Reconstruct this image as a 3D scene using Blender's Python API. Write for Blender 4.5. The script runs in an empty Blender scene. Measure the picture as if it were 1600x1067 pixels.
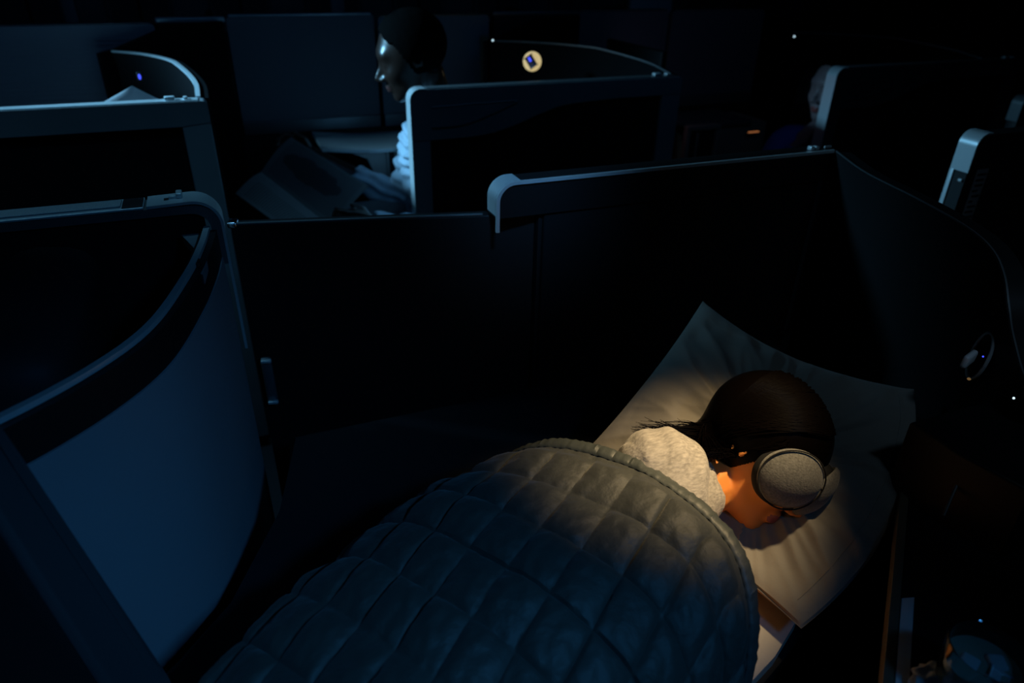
import bpy, bmesh, math, random
import numpy as np
from mathutils import Vector, Matrix, noise
random.seed(4); np.random.seed(4)
C = bpy.context.scene.collection
PI = math.pi

# ------------------------------------------------------------------ camera, world, lights
CZ = 1.5
R_ = Vector((.9292, -.3693, .0179)); D_ = Vector((-.1673, -.4626, -.8705)); F_ = Vector((.3297, .8060, -.4918))
FPX = 1100.0
cam = bpy.data.cameras.new('camera'); co = bpy.data.objects.new('camera', cam); C.objects.link(co)
Rn = R_.normalized(); Fn = (F_ - Rn * F_.dot(Rn)).normalized(); Dn = Fn.cross(Rn).normalized()
M = Matrix((Rn, -Dn, -Fn)).transposed().to_4x4(); M.translation = (0, 0, CZ); co.matrix_world = M
cam.sensor_width = 36; cam.lens = 36 * FPX / 1600; cam.clip_start = .02; cam.clip_end = 60
cam.dof.use_dof = True; cam.dof.focus_distance = 1.1; cam.dof.aperture_fstop = 3.2
bpy.context.scene.camera = co
vs = bpy.context.scene.view_settings
vs.view_transform = 'Standard'; vs.look = 'None'; vs.exposure = 0; vs.gamma = 1; vs.use_curve_mapping = False
w = bpy.data.worlds.new('night_cabin'); bpy.context.scene.world = w; w.use_nodes = True
w.node_tree.nodes['Background'].inputs[0].default_value = (.25, .55, 1, 1)
w.node_tree.nodes['Background'].inputs[1].default_value = .0022

def area(name, loc, target, size, sizey, power, col, spread=180):
    l = bpy.data.lights.new(name, 'AREA'); l.shape = 'RECTANGLE'; l.size = size; l.size_y = sizey
    l.energy = power; l.color = col; l.spread = math.radians(spread)
    o = bpy.data.objects.new(name, l); C.objects.link(o); o.location = loc
    o.rotation_euler = (Vector(target) - Vector(loc)).to_track_quat('-Z', 'Y').to_euler(); return o
def spot(name, loc, target, power, col, ang, blend, rad):
    l = bpy.data.lights.new(name, 'SPOT'); l.energy = power; l.color = col
    l.spot_size = math.radians(ang); l.spot_blend = blend; l.shadow_soft_size = rad
    o = bpy.data.objects.new(name, l); C.objects.link(o); o.location = loc
    o.rotation_euler = (Vector(target) - Vector(loc)).to_track_quat('-Z', 'Y').to_euler(); return o

# warm reading light onto the sleeper, blue night lighting from the ceiling coves, plus added fills
spot('reading_spot', (.86, .52, 1.78), (.555, .67, .85), 72, (1, .71, .36), 29, 1.0, .03)
area('cove_light_near', (.70, -.55, 2.10), (-.12, .72, .60), .25, .15, .66, (.07, .40, 1), 50)
area('added_fill_side', (.40, .30, 2.12), (.55, 1.25, 1.10), .2, .1, .12, (.16, .50, 1), 16)  # added fill without a fixture, brightens the edge trim of the front screen
area('cove_light_aisle', (-.8, 1.62, 2.15), (-.8, 1.66, 1.0), 2.2, .10, 1.4, (.20, .62, 1), 54)
area('cove_light_front', (-1.6, 2.6, 2.08), (.35, 2.05, 1.0), .35, .2, 6.0, (.25, .65, 1), 38)
area('cove_light_cross', (.35, 1.35, 2.16), (.35, 2.9, .98), 3.8, .08, .50, (.10, .40, 1), 110)

area('added_fill_aft', (.90, -.10, 2.14), (1.27, .75, .98), .2, .1, .12, (.42, .70, 1), 50)  # added fill without a fixture, lifts the lamp paddle and the pillow's right side

# ------------------------------------------------------------------ pixel helper (reference frame 1600 x 1067)
def ray(px, py):
    return Rn * (px - 800) + Dn * (py - 533.5) + Fn * FPX
def at(px, py, x=None, y=None, z=None, t=None):
    r = ray(px, py)
    if t is None:
        t = (x / r.x) if x is not None else (y / r.y) if y is not None else ((z - CZ) / r.z)
    return Vector((0, 0, CZ)) + r * t

# ------------------------------------------------------------------ materials
MATS = {}
def mat(name, col, rough=.5, metal=0, emit=None, es=0, bump=None, var=None, trans=0, sss=0, spec=.5, sheen=0):
    if name in MATS: return MATS[name]
    m = bpy.data.materials.new(name); m.use_nodes = True; nt = m.node_tree; b = nt.nodes['Principled BSDF']
    b.inputs['Base Color'].default_value = (*col, 1); b.inputs['Roughness'].default_value = rough
    b.inputs['Metallic'].default_value = metal; b.inputs['Specular IOR Level'].default_value = spec
    b.inputs['Transmission Weight'].default_value = trans
    if sss:
        b.inputs['Subsurface Weight'].default_value = sss; b.inputs['Subsurface Radius'].default_value = (.012, .004, .002)
        b.inputs['Subsurface Scale'].default_value = .6
    if sheen: b.inputs['Sheen Weight'].default_value = sheen
    if emit: b.inputs['Emission Color'].default_value = (*emit, 1); b.inputs['Emission Strength'].default_value = es
    tc = nt.nodes.new('ShaderNodeTexCoord')
    def noi(scale, stretch=(1, 1, 1)):
        mp = nt.nodes.new('ShaderNodeMapping'); mp.inputs['Scale'].default_value = stretch
        n = nt.nodes.new('ShaderNodeTexNoise'); n.inputs['Scale'].default_value = scale; n.inputs['Detail'].default_value = 5
        nt.links.new(tc.outputs['Object'], mp.inputs[0]); nt.links.new(mp.outputs[0], n.inputs['Vector']); return n
    if var:   # (scale, amount, stretch)
        n = noi(var[0], var[2] if len(var) > 2 else (1, 1, 1)); r = nt.nodes.new('ShaderNodeValToRGB')
        a = var[1]; r.color_ramp.elements[0].position = .3; r.color_ramp.elements[1].position = .7
        r.color_ramp.elements[0].color = (*[c * (1 - a) for c in col], 1); r.color_ramp.elements[1].color = (*[min(1, c * (1 + a)) for c in col], 1)
        nt.links.new(n.outputs[0], r.inputs[0]); nt.links.new(r.outputs[0], b.inputs['Base Color'])
    if bump:  # (scale, strength, distance, stretch)
        n = noi(bump[0], bump[3] if len(bump) > 3 else (1, 1, 1)); bp = nt.nodes.new('ShaderNodeBump')
        bp.inputs['Strength'].default_value = bump[1]; bp.inputs['Distance'].default_value = bump[2]
        nt.links.new(n.outputs[0], bp.inputs['Height']); nt.links.new(bp.outputs[0], b.inputs['Normal'])
    MATS[name] = m; return m
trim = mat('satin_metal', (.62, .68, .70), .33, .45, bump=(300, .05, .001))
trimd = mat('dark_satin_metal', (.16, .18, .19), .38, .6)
frame = mat('grey_frame_plastic', (.20, .23, .25), .42, .1, var=(6, .08))
dark = mat('black_shell_plastic', (.008, .009, .010), .5, 0, bump=(400, .1, .0005), spec=.25)
matteb = mat('matte_black_shell', (.003, .0034, .004), .7, 0, spec=.06)
fabd = mat('black_fabric_panel', (.008, .009, .010), .9, 0, bump=(500, .3, .001), spec=.1)
seatm = mat('black_leather', (.014, .016, .019), .6, 0, bump=(160, .3, .001), spec=.12)
shellb = mat('blue_grey_shell', (.24, .265, .29), .45, 0, var=(3, .05), spec=.3)
greyp = mat('divider_grey', (.12, .135, .155), .6, 0, bump=(200, .1, .0006))
consm = mat('console_plastic', (.45, .44, .42), .45)
bronze = mat('bronze_trim', (.25, .2, .13), .4, .5)
strapm = mat('textured_rail_insert', (.30, .33, .35), .55, .4, bump=(900, .6, .0012), var=(500, .25))
chrome = mat('chrome', (.75, .78, .8), .15, 1)
carpet = mat('carpet', (.015, .017, .02), .95, bump=(300, .6, .004))
wallm = mat('cabin_lining', (.10, .11, .12), .7, var=(2, .1))
ceilm = mat('ceiling_lining', (.2, .2, .21), .7)
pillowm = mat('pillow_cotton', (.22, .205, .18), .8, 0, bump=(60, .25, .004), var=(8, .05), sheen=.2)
sheetm = mat('sheet_cotton', (.55, .52, .46), .85, 0, bump=(60, .2, .003))
quiltm = mat('quilt_satin', (.048, .052, .044), .60, 0, bump=(38, .7, .006), var=(9, .08), sheen=.15)
hemm = mat('quilt_binding', (.058, .068, .062), .5, 0, bump=(120, .4, .002))
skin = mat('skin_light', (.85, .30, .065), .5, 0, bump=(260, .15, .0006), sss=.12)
lipm = mat('lips', (.36, .10, .09), .4)
skind = mat('skin_dark', (.03, .016, .012), .33, 0, bump=(260, .15, .0006), spec=.7)
lipd = mat('lips_dark', (.10, .04, .035), .4)
hairm = mat('dark_brown_hair', (.002, .0012, .0009), .40, 0, bump=(60, .2, .001, (1, 1, 12)), spec=.05)
hairk = mat('black_hair', (.003, .003, .003), .9, 0, bump=(500, .8, .002), spec=.04)
knit = mat('grey_knit', (.40, .37, .32), .9, 0, var=(260, .3, (.35, 1, 1)), bump=(260, .55, .002, (.35, 1, 1)), sheen=.2)
maskm = mat('grey_marl_jersey', (.15, .15, .14), .85, 0, var=(420, .35, (1, .3, 1)), bump=(500, .5, .001), sheen=.3)
maskk = mat('black_mask_lining', (.006, .006, .007), .9)
shirt = mat('pale_blue_shirt', (.42, .52, .62), .75, 0, bump=(30, .6, .01))
trous = mat('grey_trousers', (.12, .13, .14), .85, 0, bump=(200, .3, .001))
shirtb = mat('blue_sleeve', (.05, .12, .55), .7)
glassm = mat('clear_glass', (.9, .96, .97), .03, 0, trans=1)
waterm = mat('pale_drink', (.45, .60, .50), .05, 0, trans=.6)
icem = mat('ice', (.7, .85, .95), .18, 0, trans=.5)
napm = mat('white_napkin', (.7, .72, .74), .8)
led_blue = mat('blue_led', (.0, .0, .02), .3, emit=(.05, .08, 1), es=1.6)
glint_white = mat('white_glint', (.1, .1, .1), .3, emit=(.6, .85, 1), es=1.6)  # emission imitates small white glints
led_orange = mat('orange_led', (.05, .02, 0), .3, emit=(1, .35, .12), es=.35)
glow = mat('warm_lamp_ring', (.3, .25, .15), .4, emit=(1, .78, .38), es=.55)
screen_glow = mat('dim_video_screen', (.02, .02, .02), .2, emit=(.55, .40, .62), es=.14)

# ------------------------------------------------------------------ object helpers
def tag(o, label=None, cat=None, group=None, kind=None):
    if label: o['label'] = label
    if cat: o['category'] = cat
    if group: o['group'] = group
    if kind: o['kind'] = kind
    return o
def thing(name, label, cat, loc=(0, 0, 0), group=None):
    o = bpy.data.objects.new(name, None); C.objects.link(o); o.location = loc; o.empty_display_size = .05
    return tag(o, label, cat, group)
def link(name, bm, m, parent=None, smooth=True, label=None, recalc=True):
    if recalc: bmesh.ops.recalc_face_normals(bm, faces=bm.faces)
    me = bpy.data.meshes.new(name); bm.to_mesh(me); bm.free()
    for mm in (m if isinstance(m, (list, tuple)) else [m]): me.materials.append(mm)
    if smooth:
        me.polygons.foreach_set('use_smooth', [True] * len(me.polygons))
        try: me.set_sharp_from_angle(angle=math.radians(38))
        except Exception: pass
    o = bpy.data.objects.new(name, me); C.objects.link(o)
    if parent is not None:
        o.parent = parent
        q = parent; off = Vector((0, 0, 0))
        while q is not None: off += Vector(q.location); q = q.parent
        o.location = -off      # geometry is in world coordinates
    if label: o['label'] = label
    return o
def bx(bm, x0, x1, y0, y1, z0, z1, bev=0):
    r = bmesh.ops.create_cube(bm, size=1); vs_ = r['verts']
    for v in vs_: v.co = Vector(((x0 + x1) / 2 + v.co.x * (x1 - x0), (y0 + y1) / 2 + v.co.y * (y1 - y0), (z0 + z1) / 2 + v.co.z * (z1 - z0)))
    if bev:
        ed = {e for v in vs_ for e in v.link_edges}
        bmesh.ops.bevel(bm, geom=list(ed), offset=bev, segments=3, profile=.5, affect='EDGES')
def box(name, a, m, parent=None, bev=.004, label=None):
    bm = bmesh.new(); bx(bm, *a, bev=bev); return link(name, bm, m, parent, label=label)
def obox(bm, c, ax, ay, az, sx, sy, sz, bev=0):
    r = bmesh.ops.create_cube(bm, size=1); vs_ = r['verts']
    ax, ay, az = Vector(ax).normalized(), Vector(ay).normalized(), Vector(az).normalized()
    for v in vs_: v.co = Vector(c) + ax * v.co.x * sx + ay * v.co.y * sy + az * v.co.z * sz
    if bev:
        ed = {e for v in vs_ for e in v.link_edges}
        bmesh.ops.bevel(bm, geom=list(ed), offset=bev, segments=3, profile=.5, affect='EDGES')
def grid(bm, P, closeu=False, closev=False):
    n, m_ = len(P), len(P[0]); V = [[bm.verts.new(p) for p in row] for row in P]
    for i in range(n if closeu else n - 1):
        for j in range(m_ if closev else m_ - 1):
            try: bm.faces.new((V[i][j], V[(i + 1) % n][j], V[(i + 1) % n][(j + 1) % m_], V[i][(j + 1) % m_]))
            except ValueError: pass
    return V
def cr(pts, n=8):
    """Catmull-Rom through points of any dimension"""
    P = [np.array(p, float) for p in pts]; P = [2 * P[0] - P[1]] + P + [2 * P[-1] - P[-2]]; out = []
    for i in range(1, len(P) - 2):
        for k in range(n):
            t = k / n
            out.append(.5 * ((2 * P[i]) + (-P[i - 1] + P[i + 1]) * t + (2 * P[i - 1] - 5 * P[i] + 4 * P[i + 1] - P[i + 2]) * t * t + (-P[i - 1] + 3 * P[i] - 3 * P[i + 1] + P[i + 2]) * t ** 3))
    out.append(P[-2]); return out
def plan_wall(bm, pts, z0, z1, th, off=0.0):
    """wall standing on a plan curve; pts (x, y); z0/z1 numbers or functions of 0..1; th thickness to the left of travel"""
    n = len(pts); loops = []
    for i, p in enumerate(pts):
        a = pts[max(i - 1, 0)]; b = pts[min(i + 1, n - 1)]
        d = Vector((b[0] - a[0], b[1] - a[1])).normalized(); nn = Vector((-d.y, d.x)); u = i / (n - 1)
        A = z0(u) if callable(z0) else z0; B = z1(u) if callable(z1) else z1
        q0 = Vector((p[0], p[1])) + nn * off; q1 = q0 + nn * th
        loops.append([(q0.x, q0.y, A), (q0.x, q0.y, B), (q1.x, q1.y, B), (q1.x, q1.y, A)])
    V = grid(bm, loops, closev=True)
    bm.faces.new(V[0]); bm.faces.new(V[-1][::-1])
def bent_strip(bm, path, y0, y1, th):
    """flat strip in the X-Z plane bent along path, spanning y0..y1, thickness th inward (right of travel)"""
    n = len(path); L = []
    for i, p in enumerate(path):
        a = path[max(i - 1, 0)]; b = path[min(i + 1, n - 1)]
        d = Vector((b[0] - a[0], b[1] - a[1])).normalized(); nn = Vector((d.y, -d.x))
        q = Vector(p) + nn * th
        L.append([(p[0], y0, p[1]), (p[0], y1, p[1]), (q.x, y1, q.y), (q.x, y0, q.y)])
    V = grid(bm, L, closev=True); bm.faces.new(V[0]); bm.faces.new(V[-1][::-1])
def prism(bm, poly, y0, y1, holes=None):
    """polygon in X-Z, extruded in y"""
    f = [bm.verts.new((p[0], y0, p[1])) for p in poly]; g = [bm.verts.new((p[0], y1, p[1])) for p in poly]
    bm.faces.new(f); bm.faces.new(g[::-1])
    for i in range(len(poly)):
        j = (i + 1) % len(poly); bm.faces.new((f[i], g[i], g[j], f[j]))
def arc(cx, cz, r, a0, a1, n=8):
    return [(cx + r * math.cos(math.radians(a0 + (a1 - a0) * i / n)), cz + r * math.sin(math.radians(a0 + (a1 - a0) * i / n))) for i in range(n + 1)]
def tube(bm, pts, r, seg=8, caps=True):
    P = [Vector(p) for p in pts]; n = len(P); rings = []
    up = Vector((0, 0, 1))
    for i in range(n):
        d = (P[min(i + 1, n - 1)] - P[max(i - 1, 0)]).normalized()
        s = d.cross(up)
        if s.length < .05: s = d.cross(Vector((0, 1, 0)))
        s.normalize(); t = s.cross(d).normalized(); rr = r[i] if isinstance(r, (list, tuple)) else r
        rings.append([P[i] + s * rr * math.cos(2 * PI * k / seg) + t * rr * math.sin(2 * PI * k / seg) for k in range(seg)])
    V = grid(bm, rings, closev=True)
    if caps: bm.faces.new(V[0]); bm.faces.new(V[-1][::-1])
def lathe(bm, prof, c, ax=(0, 0, 1), seg=32):
    ax = Vector(ax).normalized(); s = ax.orthogonal().normalized(); t = ax.cross(s)
    L = [[Vector(c) + ax * h + (s * math.cos(2 * PI * k / seg) + t * math.sin(2 * PI * k / seg)) * r for k in range(seg)] for r, h in prof]
    V = grid(bm, L, closev=True)
    return V
def plan_prism(bm, poly, z0, z1, bev=0):
    f = [bm.verts.new((p[0], p[1], z0)) for p in poly]; g = [bm.verts.new((p[0], p[1], z1)) for p in poly]
    bm.faces.new(f[::-1]); top = bm.faces.new(g)
    for i in range(len(poly)):
        j = (i + 1) % len(poly); bm.faces.new((f[i], f[j], g[j], g[i]))
    if bev: bmesh.ops.bevel(bm, geom=list(top.edges), offset=bev, segments=3, profile=.5, affect='EDGES')
def ell(bm, c, r, rot=None, seg=24):
    q = bmesh.ops.create_uvsphere(bm, u_segments=seg, v_segments=seg // 2, radius=1)
    for v in q['verts']:
        p = Vector((v.co.x * r[0], v.co.y * r[1], v.co.z * r[2]))
        if rot: p = rot @ p
        v.co = p + Vector(c)
def chain(bm, pr, seg=14):
    """tapered limb: [(point, radius), ...]"""
    for i, (p, r) in enumerate(pr):
        ell(bm, p, (r, r, r), seg=seg)
        if i:
            q, s = pr[i - 1]; n = max(2, int((Vector(p) - Vector(q)).length / .02))
            tube(bm, [Vector(q).lerp(Vector(p), k / n) for k in range(n + 1)], [s + (r - s) * k / n for k in range(n + 1)], seg)
def remesh(bm, voxel, smooth=4):
    """one continuous surface out of overlapping closed pieces"""
    bmesh.ops.recalc_face_normals(bm, faces=bm.faces)
    me = bpy.data.meshes.new('tmp'); bm.to_mesh(me); bm.free()
    o = bpy.data.objects.new('tmp', me); C.objects.link(o)
    r = o.modifiers.new('r', 'REMESH'); r.mode = 'VOXEL'; r.voxel_size = voxel
    s = o.modifiers.new('s', 'SMOOTH'); s.factor = .5; s.iterations = smooth
    dg = bpy.context.evaluated_depsgraph_get(); dg.update()
    nm = bpy.data.meshes.new_from_object(o.evaluated_get(dg))
    bpy.data.objects.remove(o); bpy.data.meshes.remove(me)
    b2 = bmesh.new(); b2.from_mesh(nm); bpy.data.meshes.remove(nm); return b2

# ------------------------------------------------------------------ heads
def s_ell(p, c, r):
    q = (p - np.array(c)); r = np.array(r); k0 = np.linalg.norm(q / r, axis=-1); k1 = np.linalg.norm(q / (r * r), axis=-1) + 1e-9
    return k0 * (k0 - 1) / k1
def smin(a, b, k):
    h = np.clip(.5 + .5 * (b - a) / k, 0, 1); return b * (1 - h) + a * h - k * h * (1 - h)
def s_cap(p, a, b, r0, r1):
    a = np.array(a); b = np.array(b); ab = b - a; h = np.clip(((p - a) @ ab) / (ab @ ab), 0, 1)
    return np.linalg.norm(p - a - h[..., None] * ab, axis=-1) - (r0 + (r1 - r0) * h)
def face_sdf(p, fem=True):
    d = s_ell(p, (-.014, 0, .030), (.094, .075, .087))
    d = smin(d, s_ell(p, (.026, 0, -.018), (.062, .058, .088)), .03)
    d = smin(d, s_ell(p, (.030, 0, -.066), (.046, .046 if fem else .052, .042)), .03)
    d = smin(d, s_ell(p, (.066, 0, -.097), (.018, .020 if fem else .025, .015)), .022)
    for s in (-1, 1): d = smin(d, s_ell(p, (.056, .034 * s, -.026), (.026, .022, .024)), .02)
    d = smin(d, s_ell(p, (.072, 0, .030), (.016, .046, .014 if fem else .017)), .02)
    for s in (-1, 1): d = -smin(-d, s_ell(p, (.106, .032 * s, .006), (.021, .019, .014)), .012)
    for s in (-1, 1): d = smin(d, s_ell(p, (.072, .031 * s, .005), (.0125, .0135, .011)), .003)
    nw = 1 if fem else 1.4
    d = smin(d, s_cap(p, (.080, 0, .012), (.108, 0, -.030), .006, .0085 * nw), .012)
    for s in (-1, 1): d = smin(d, s_ell(p, (.098, .0105 * s * nw, -.036), (.010, .0075, .0075)), .006)
    d = smin(d, s_ell(p, (.088, 0, -.0575), (.0095, .021, .0062 if fem else .008)), .004)
    d = smin(d, s_ell(p, (.0865, 0, -.0695), (.0100, .018, .0068 if fem else .009)), .004)
    return d
def star(sdf, nu=110, nv=80, rmax=.17, cz=0.0):
    th = np.linspace(.02, PI - .02, nv); ph = np.linspace(0, 2 * PI, nu, endpoint=False)
    T, Ph = np.meshgrid(th, ph, indexing='ij')
    dr = np.stack([np.sin(T) * np.cos(Ph), np.sin(T) * np.sin(Ph), np.cos(T)], -1)
    rr = np.zeros(T.shape); done = np.zeros(T.shape, bool); prev = None; st = .002
    r = rmax
    while r > .02:
        f = sdf(dr * r + np.array([0, 0, cz])); hit = (f < 0) & ~done
        if prev is not None: rr[hit] = (r + st * f / (f - prev + 1e-9) * -1 * -1 * 0 + st * (-f) / (prev - f + 1e-9))[hit]
        else: rr[hit] = r
        done |= hit; prev = f; r -= st
    return dr * rr[..., None] + np.array([0, 0, cz])
def add_grid(bm, P, xf, cap=True):
    L = [[xf(Vector(p)) for p in row] for row in P]; V = grid(bm, L, closev=True)
    if cap: bm.faces.new(V[0]); bm.faces.new(V[-1][::-1])
def ear(bm, xf, s):
    pts = []
    for k in range(13):
        a = math.radians(-60 + 300 * k / 12); pts.append(xf(Vector((-.012 - .013 * math.cos(a) * 1.0, s * (.074 + .006 * math.sin(k / 12 * PI)), .002 + .026 * math.sin(a)))))
    tube(bm, pts, .0045, 8)
    q = bmesh.ops.create_uvsphere(bm, u_segments=14, v_segments=8, radius=1)
    for v in q['verts']: v.co = xf(Vector((-.010 + v.co.x * .012, s * (.071 + v.co.y * .006), .000 + v.co.z * .022)))
def head_xf(c, u, f, sc=1.0):
    u = Vector(u).normalized(); f = Vector(f); f = (f - u * f.dot(u)).normalized(); l = u.cross(f)
    Rm = Matrix((f, l, u)).transposed(); c = Vector(c)
    return (lambda p: c + Rm @ (p * sc)), (lambda p: (Rm.transposed() @ (p - c)) / sc), Rm
def add_head(bm, xf, fem=True):
    add_grid(bm, star(lambda p: face_sdf(p, fem)), xf)
    for s in (-1, 1): ear(bm, xf, s)
def paint_lips(bm, inv, fem=True):
    for f in bm.faces:
        p = inv(f.calc_center_median())
        if p.x > .078 and abs(p.y) < .024:
            e = max(0, 1 - (p.y / .023) ** 2)
            if -.0635 - .0115 * math.sqrt(e) < p.z < -.0635 + .0095 * math.sqrt(e) and p.x > .084: f.material_index = 1
def hand(bm, wrist, d, n, sc=1.0, curl=.6, side=1):
    """d: pointing direction, n: back-of-hand normal; side: thumb side"""
    d = Vector(d).normalized(); n = Vector(n); n = (n - d * n.dot(d)).normalized(); s = d.cross(n) * side; w0 = Vector(wrist)
    for k in range(4):
        q = w0 + d * .045 * sc + s * (.028 - .018 * k) * sc
        chain(bm, [(w0 + s * (.012 - .008 * k) * sc, .016 * sc), (q, .0135 * sc), (q + d * .035 * sc, .0105 * sc)], 10)
    lens = (.040, .045, .042, .032)
    for k in range(4):
        p = w0 + d * .082 * sc + s * (.028 - .019 * k) * sc; a = curl * .5; ch = [(p - d * .01 * sc, .0095 * sc)]
        for j in range(3):
            p = p + (d * math.cos(a) - n * math.sin(a)) * lens[k] * (.62, .42, .36)[j] * 1.1 * sc; ch.append((p.copy(), (.0085, .0078, .0068)[j] * sc)); a += curl
        chain(bm, ch, 10)
    b = w0 + d * .018 * sc + s * .022 * sc
    chain(bm, [(b, .013 * sc), (b + (s * .7 + d * .7) * .034 * sc - n * .006 * sc, .0105 * sc), (b + (s * .75 + d * 1.5) * .038 * sc - n * .016 * sc, .0085 * sc)], 10)

# ================================================================== SETTING
def st(name, a, m, bev=0):
    o = box(name, a, m, bev=bev); tag(o, kind='structure'); return o
st('floor', (-3.6, 5.2, -1.3, 5.6, -.06, 0), carpet)
st('ceiling', (-3.6, 5.2, -1.3, 5.6, 2.22, 2.28), ceilm)
st('wall_near', (-3.6, 5.2, -1.36, -1.3, 0, 2.22), wallm)
st('wall_forward', (-3.66, -3.6, -1.3, 5.6, 0, 2.22), wallm)
st('wall_aft', (5.2, 5.26, -1.3, 5.6, 0, 2.22), wallm)

# ------------------------------------------------------------------ far side wall made of lining panels with windows
FY = 4.75
wf = st('wall_far', (-3.6, 5.2, FY + .10, FY + .16, 0, 2.22), wallm)
bpanels = []
px = -3.5; k = 0; winn = 0
while px < 5.1:
    bm = bmesh.new()
    x0, x1 = px + .006, px + .52
    wx0, wx1, wz0, wz1 = px + .15, px + .375, .98, 1.38
    bx(bm, x0, wx0, FY, FY + .1, .1, 2.1); bx(bm, wx1, x1, FY, FY + .1, .1, 2.1)
    bx(bm, wx0, wx1, FY, FY + .1, .1, wz0); bx(bm, wx0, wx1, FY, FY + .1, wz1, 2.1)
    link('lining_panel', bm, wallm, wf)
    o = bmesh.new(); outline = []
    cx_, cz_ = (wx0 + wx1) / 2, (wz0 + wz1) / 2
    for i in range(33):
        a = 2 * PI * i / 32; c_, s_ = math.cos(a), math.sin(a)
        outline.append((cx_ + .112 * math.copysign(abs(c_) ** .5, c_), cz_ + .2 * math.copysign(abs(s_) ** .5, s_)))
    winn += 1
    fr = bmesh.new(); tube(fr, [(p[0], FY - .005, p[1]) for p in outline], .012, 8)
    we = bpy.data.objects.new('window_%d' % winn, None); C.objects.link(we); tag(we, kind='structure')
    link('window_frame', fr, frame, we)
    sh = bmesh.new(); prism(sh, outline[:-1], FY + .03, FY + .04); link('window_shade', sh, shellb if abs(px + .52 * 0 - 2.8) < .3 else frame, we)
    px += .53

# ================================================================== ROW SCREENS (second row, across the aisle)
Y2 = 2.06; ZT2 = CZ - .37
def framed_screen(x0, x1, label, pocket=True, frame=frame, left_cap=True, clip=True):
    t = thing('privacy_screen', label, 'screen', ((x0 + x1) / 2, Y2 + .02, 0), 'framed privacy screens across the aisle')
    r = .03; ya, yb = Y2, Y2 + .045
    zt = ZT2
    # frame: outline pieces around the dark inset
    bm = bmesh.new()
    if pocket:
        lower = [(x1 - .07, zt - .055)] + cr([(x1 - .25, zt - .056), (x0 + .50, zt - .066), (x0 + .42, zt - .085), (x0 + .30, zt - .125), (x0 + .20, zt - .142), (x0 + .055, zt - .145)], 6)
    else: lower = [(x1 - .07, zt - .062), (x0 + .055, zt - .062)]
    top = [(x0, zt - .145 if pocket else zt - .062)] + arc(x0 + r, zt - r, r, 180, 90, 6) + arc(x1 - .012, zt - .012, .012, 90, 0, 4) + [(x1, zt - .055)]
    poly = top + lower
    prism(bm, poly, ya, yb)
    link('top_frame', bm, frame, t)
    bm = bmesh.new(); bx(bm, x1 - .07, x1, ya + .001, yb - .001, .05, zt - .0555, .002); link('side_frame', bm, frame, t)
    bm = bmesh.new(); bx(bm, x0, x0 + .055, ya + .001, yb - .001, .05, zt - (.1455 if pocket else .0625), .002); link('side_frame', bm, frame, t)
    bm = bmesh.new(); prism(bm, [(x1 - .071, zt - .05), (x0 + .05, zt - .05), (x0 + .05, .05), (x1 - .071, .05)], ya + .012, yb - .012); link('inset_panel', bm, fabd, t, label='matt black inset panel')
    if pocket:
        g = bmesh.new(); pts = cr([(x0 + .06, zt - .108), (x0 + .16, zt - .104), (x0 + .25, zt - .078), (x0 + .33, zt - .048)], 6)
        tube(g, [(p[0], ya - .0005, p[1]) for p in pts], .0035, 8); link('grip_ridge', g, trimd, t)
        g = bmesh.new(); tube(g, [(x0 + .06, ya - .0005, zt - .05), (x0 + .2, ya - .0005, zt - .046), (x0 + .33, ya - .0005, zt - .045)], .002, 6); link('grip_ridge', g, trimd, t)
    if left_cap:
        c = bmesh.new(); bent_strip(c, [(x0 - .003, zt - .5)] + arc(x0 + r, zt - r, r + .003, 180, 90, 10) + [(x0 + .045, zt + .003)], ya - .002, yb + .002, .004)
        link('end_cap', c, trim, t)
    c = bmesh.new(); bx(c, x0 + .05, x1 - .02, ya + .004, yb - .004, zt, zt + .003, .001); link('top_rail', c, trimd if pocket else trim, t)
    if clip:
        for a_, b_, h_ in ((.10, .075, .012), (.055, .045, .010)):
            c = bmesh.new(); bx(c, x1 - a_, x1 - b_, ya + .012, ya + .03, zt + .0035, zt + h_, .002); link('latch', c, trim, t)
    return t
framed_screen(-1.35, -.03, 'grey framed privacy screen at far left with a white pillow behind its top', pocket=False)
framed_screen(.513, 1.43, 'grey framed privacy screen with finger-grip groove beside the seated man', pocket=True)
framed_screen(2.09, 3.06, 'dark privacy screen with pale end cap in front of the woman resting her chin', pocket=True, frame=mat('dark_frame_plastic', (.05, .055, .06), .45))

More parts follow.
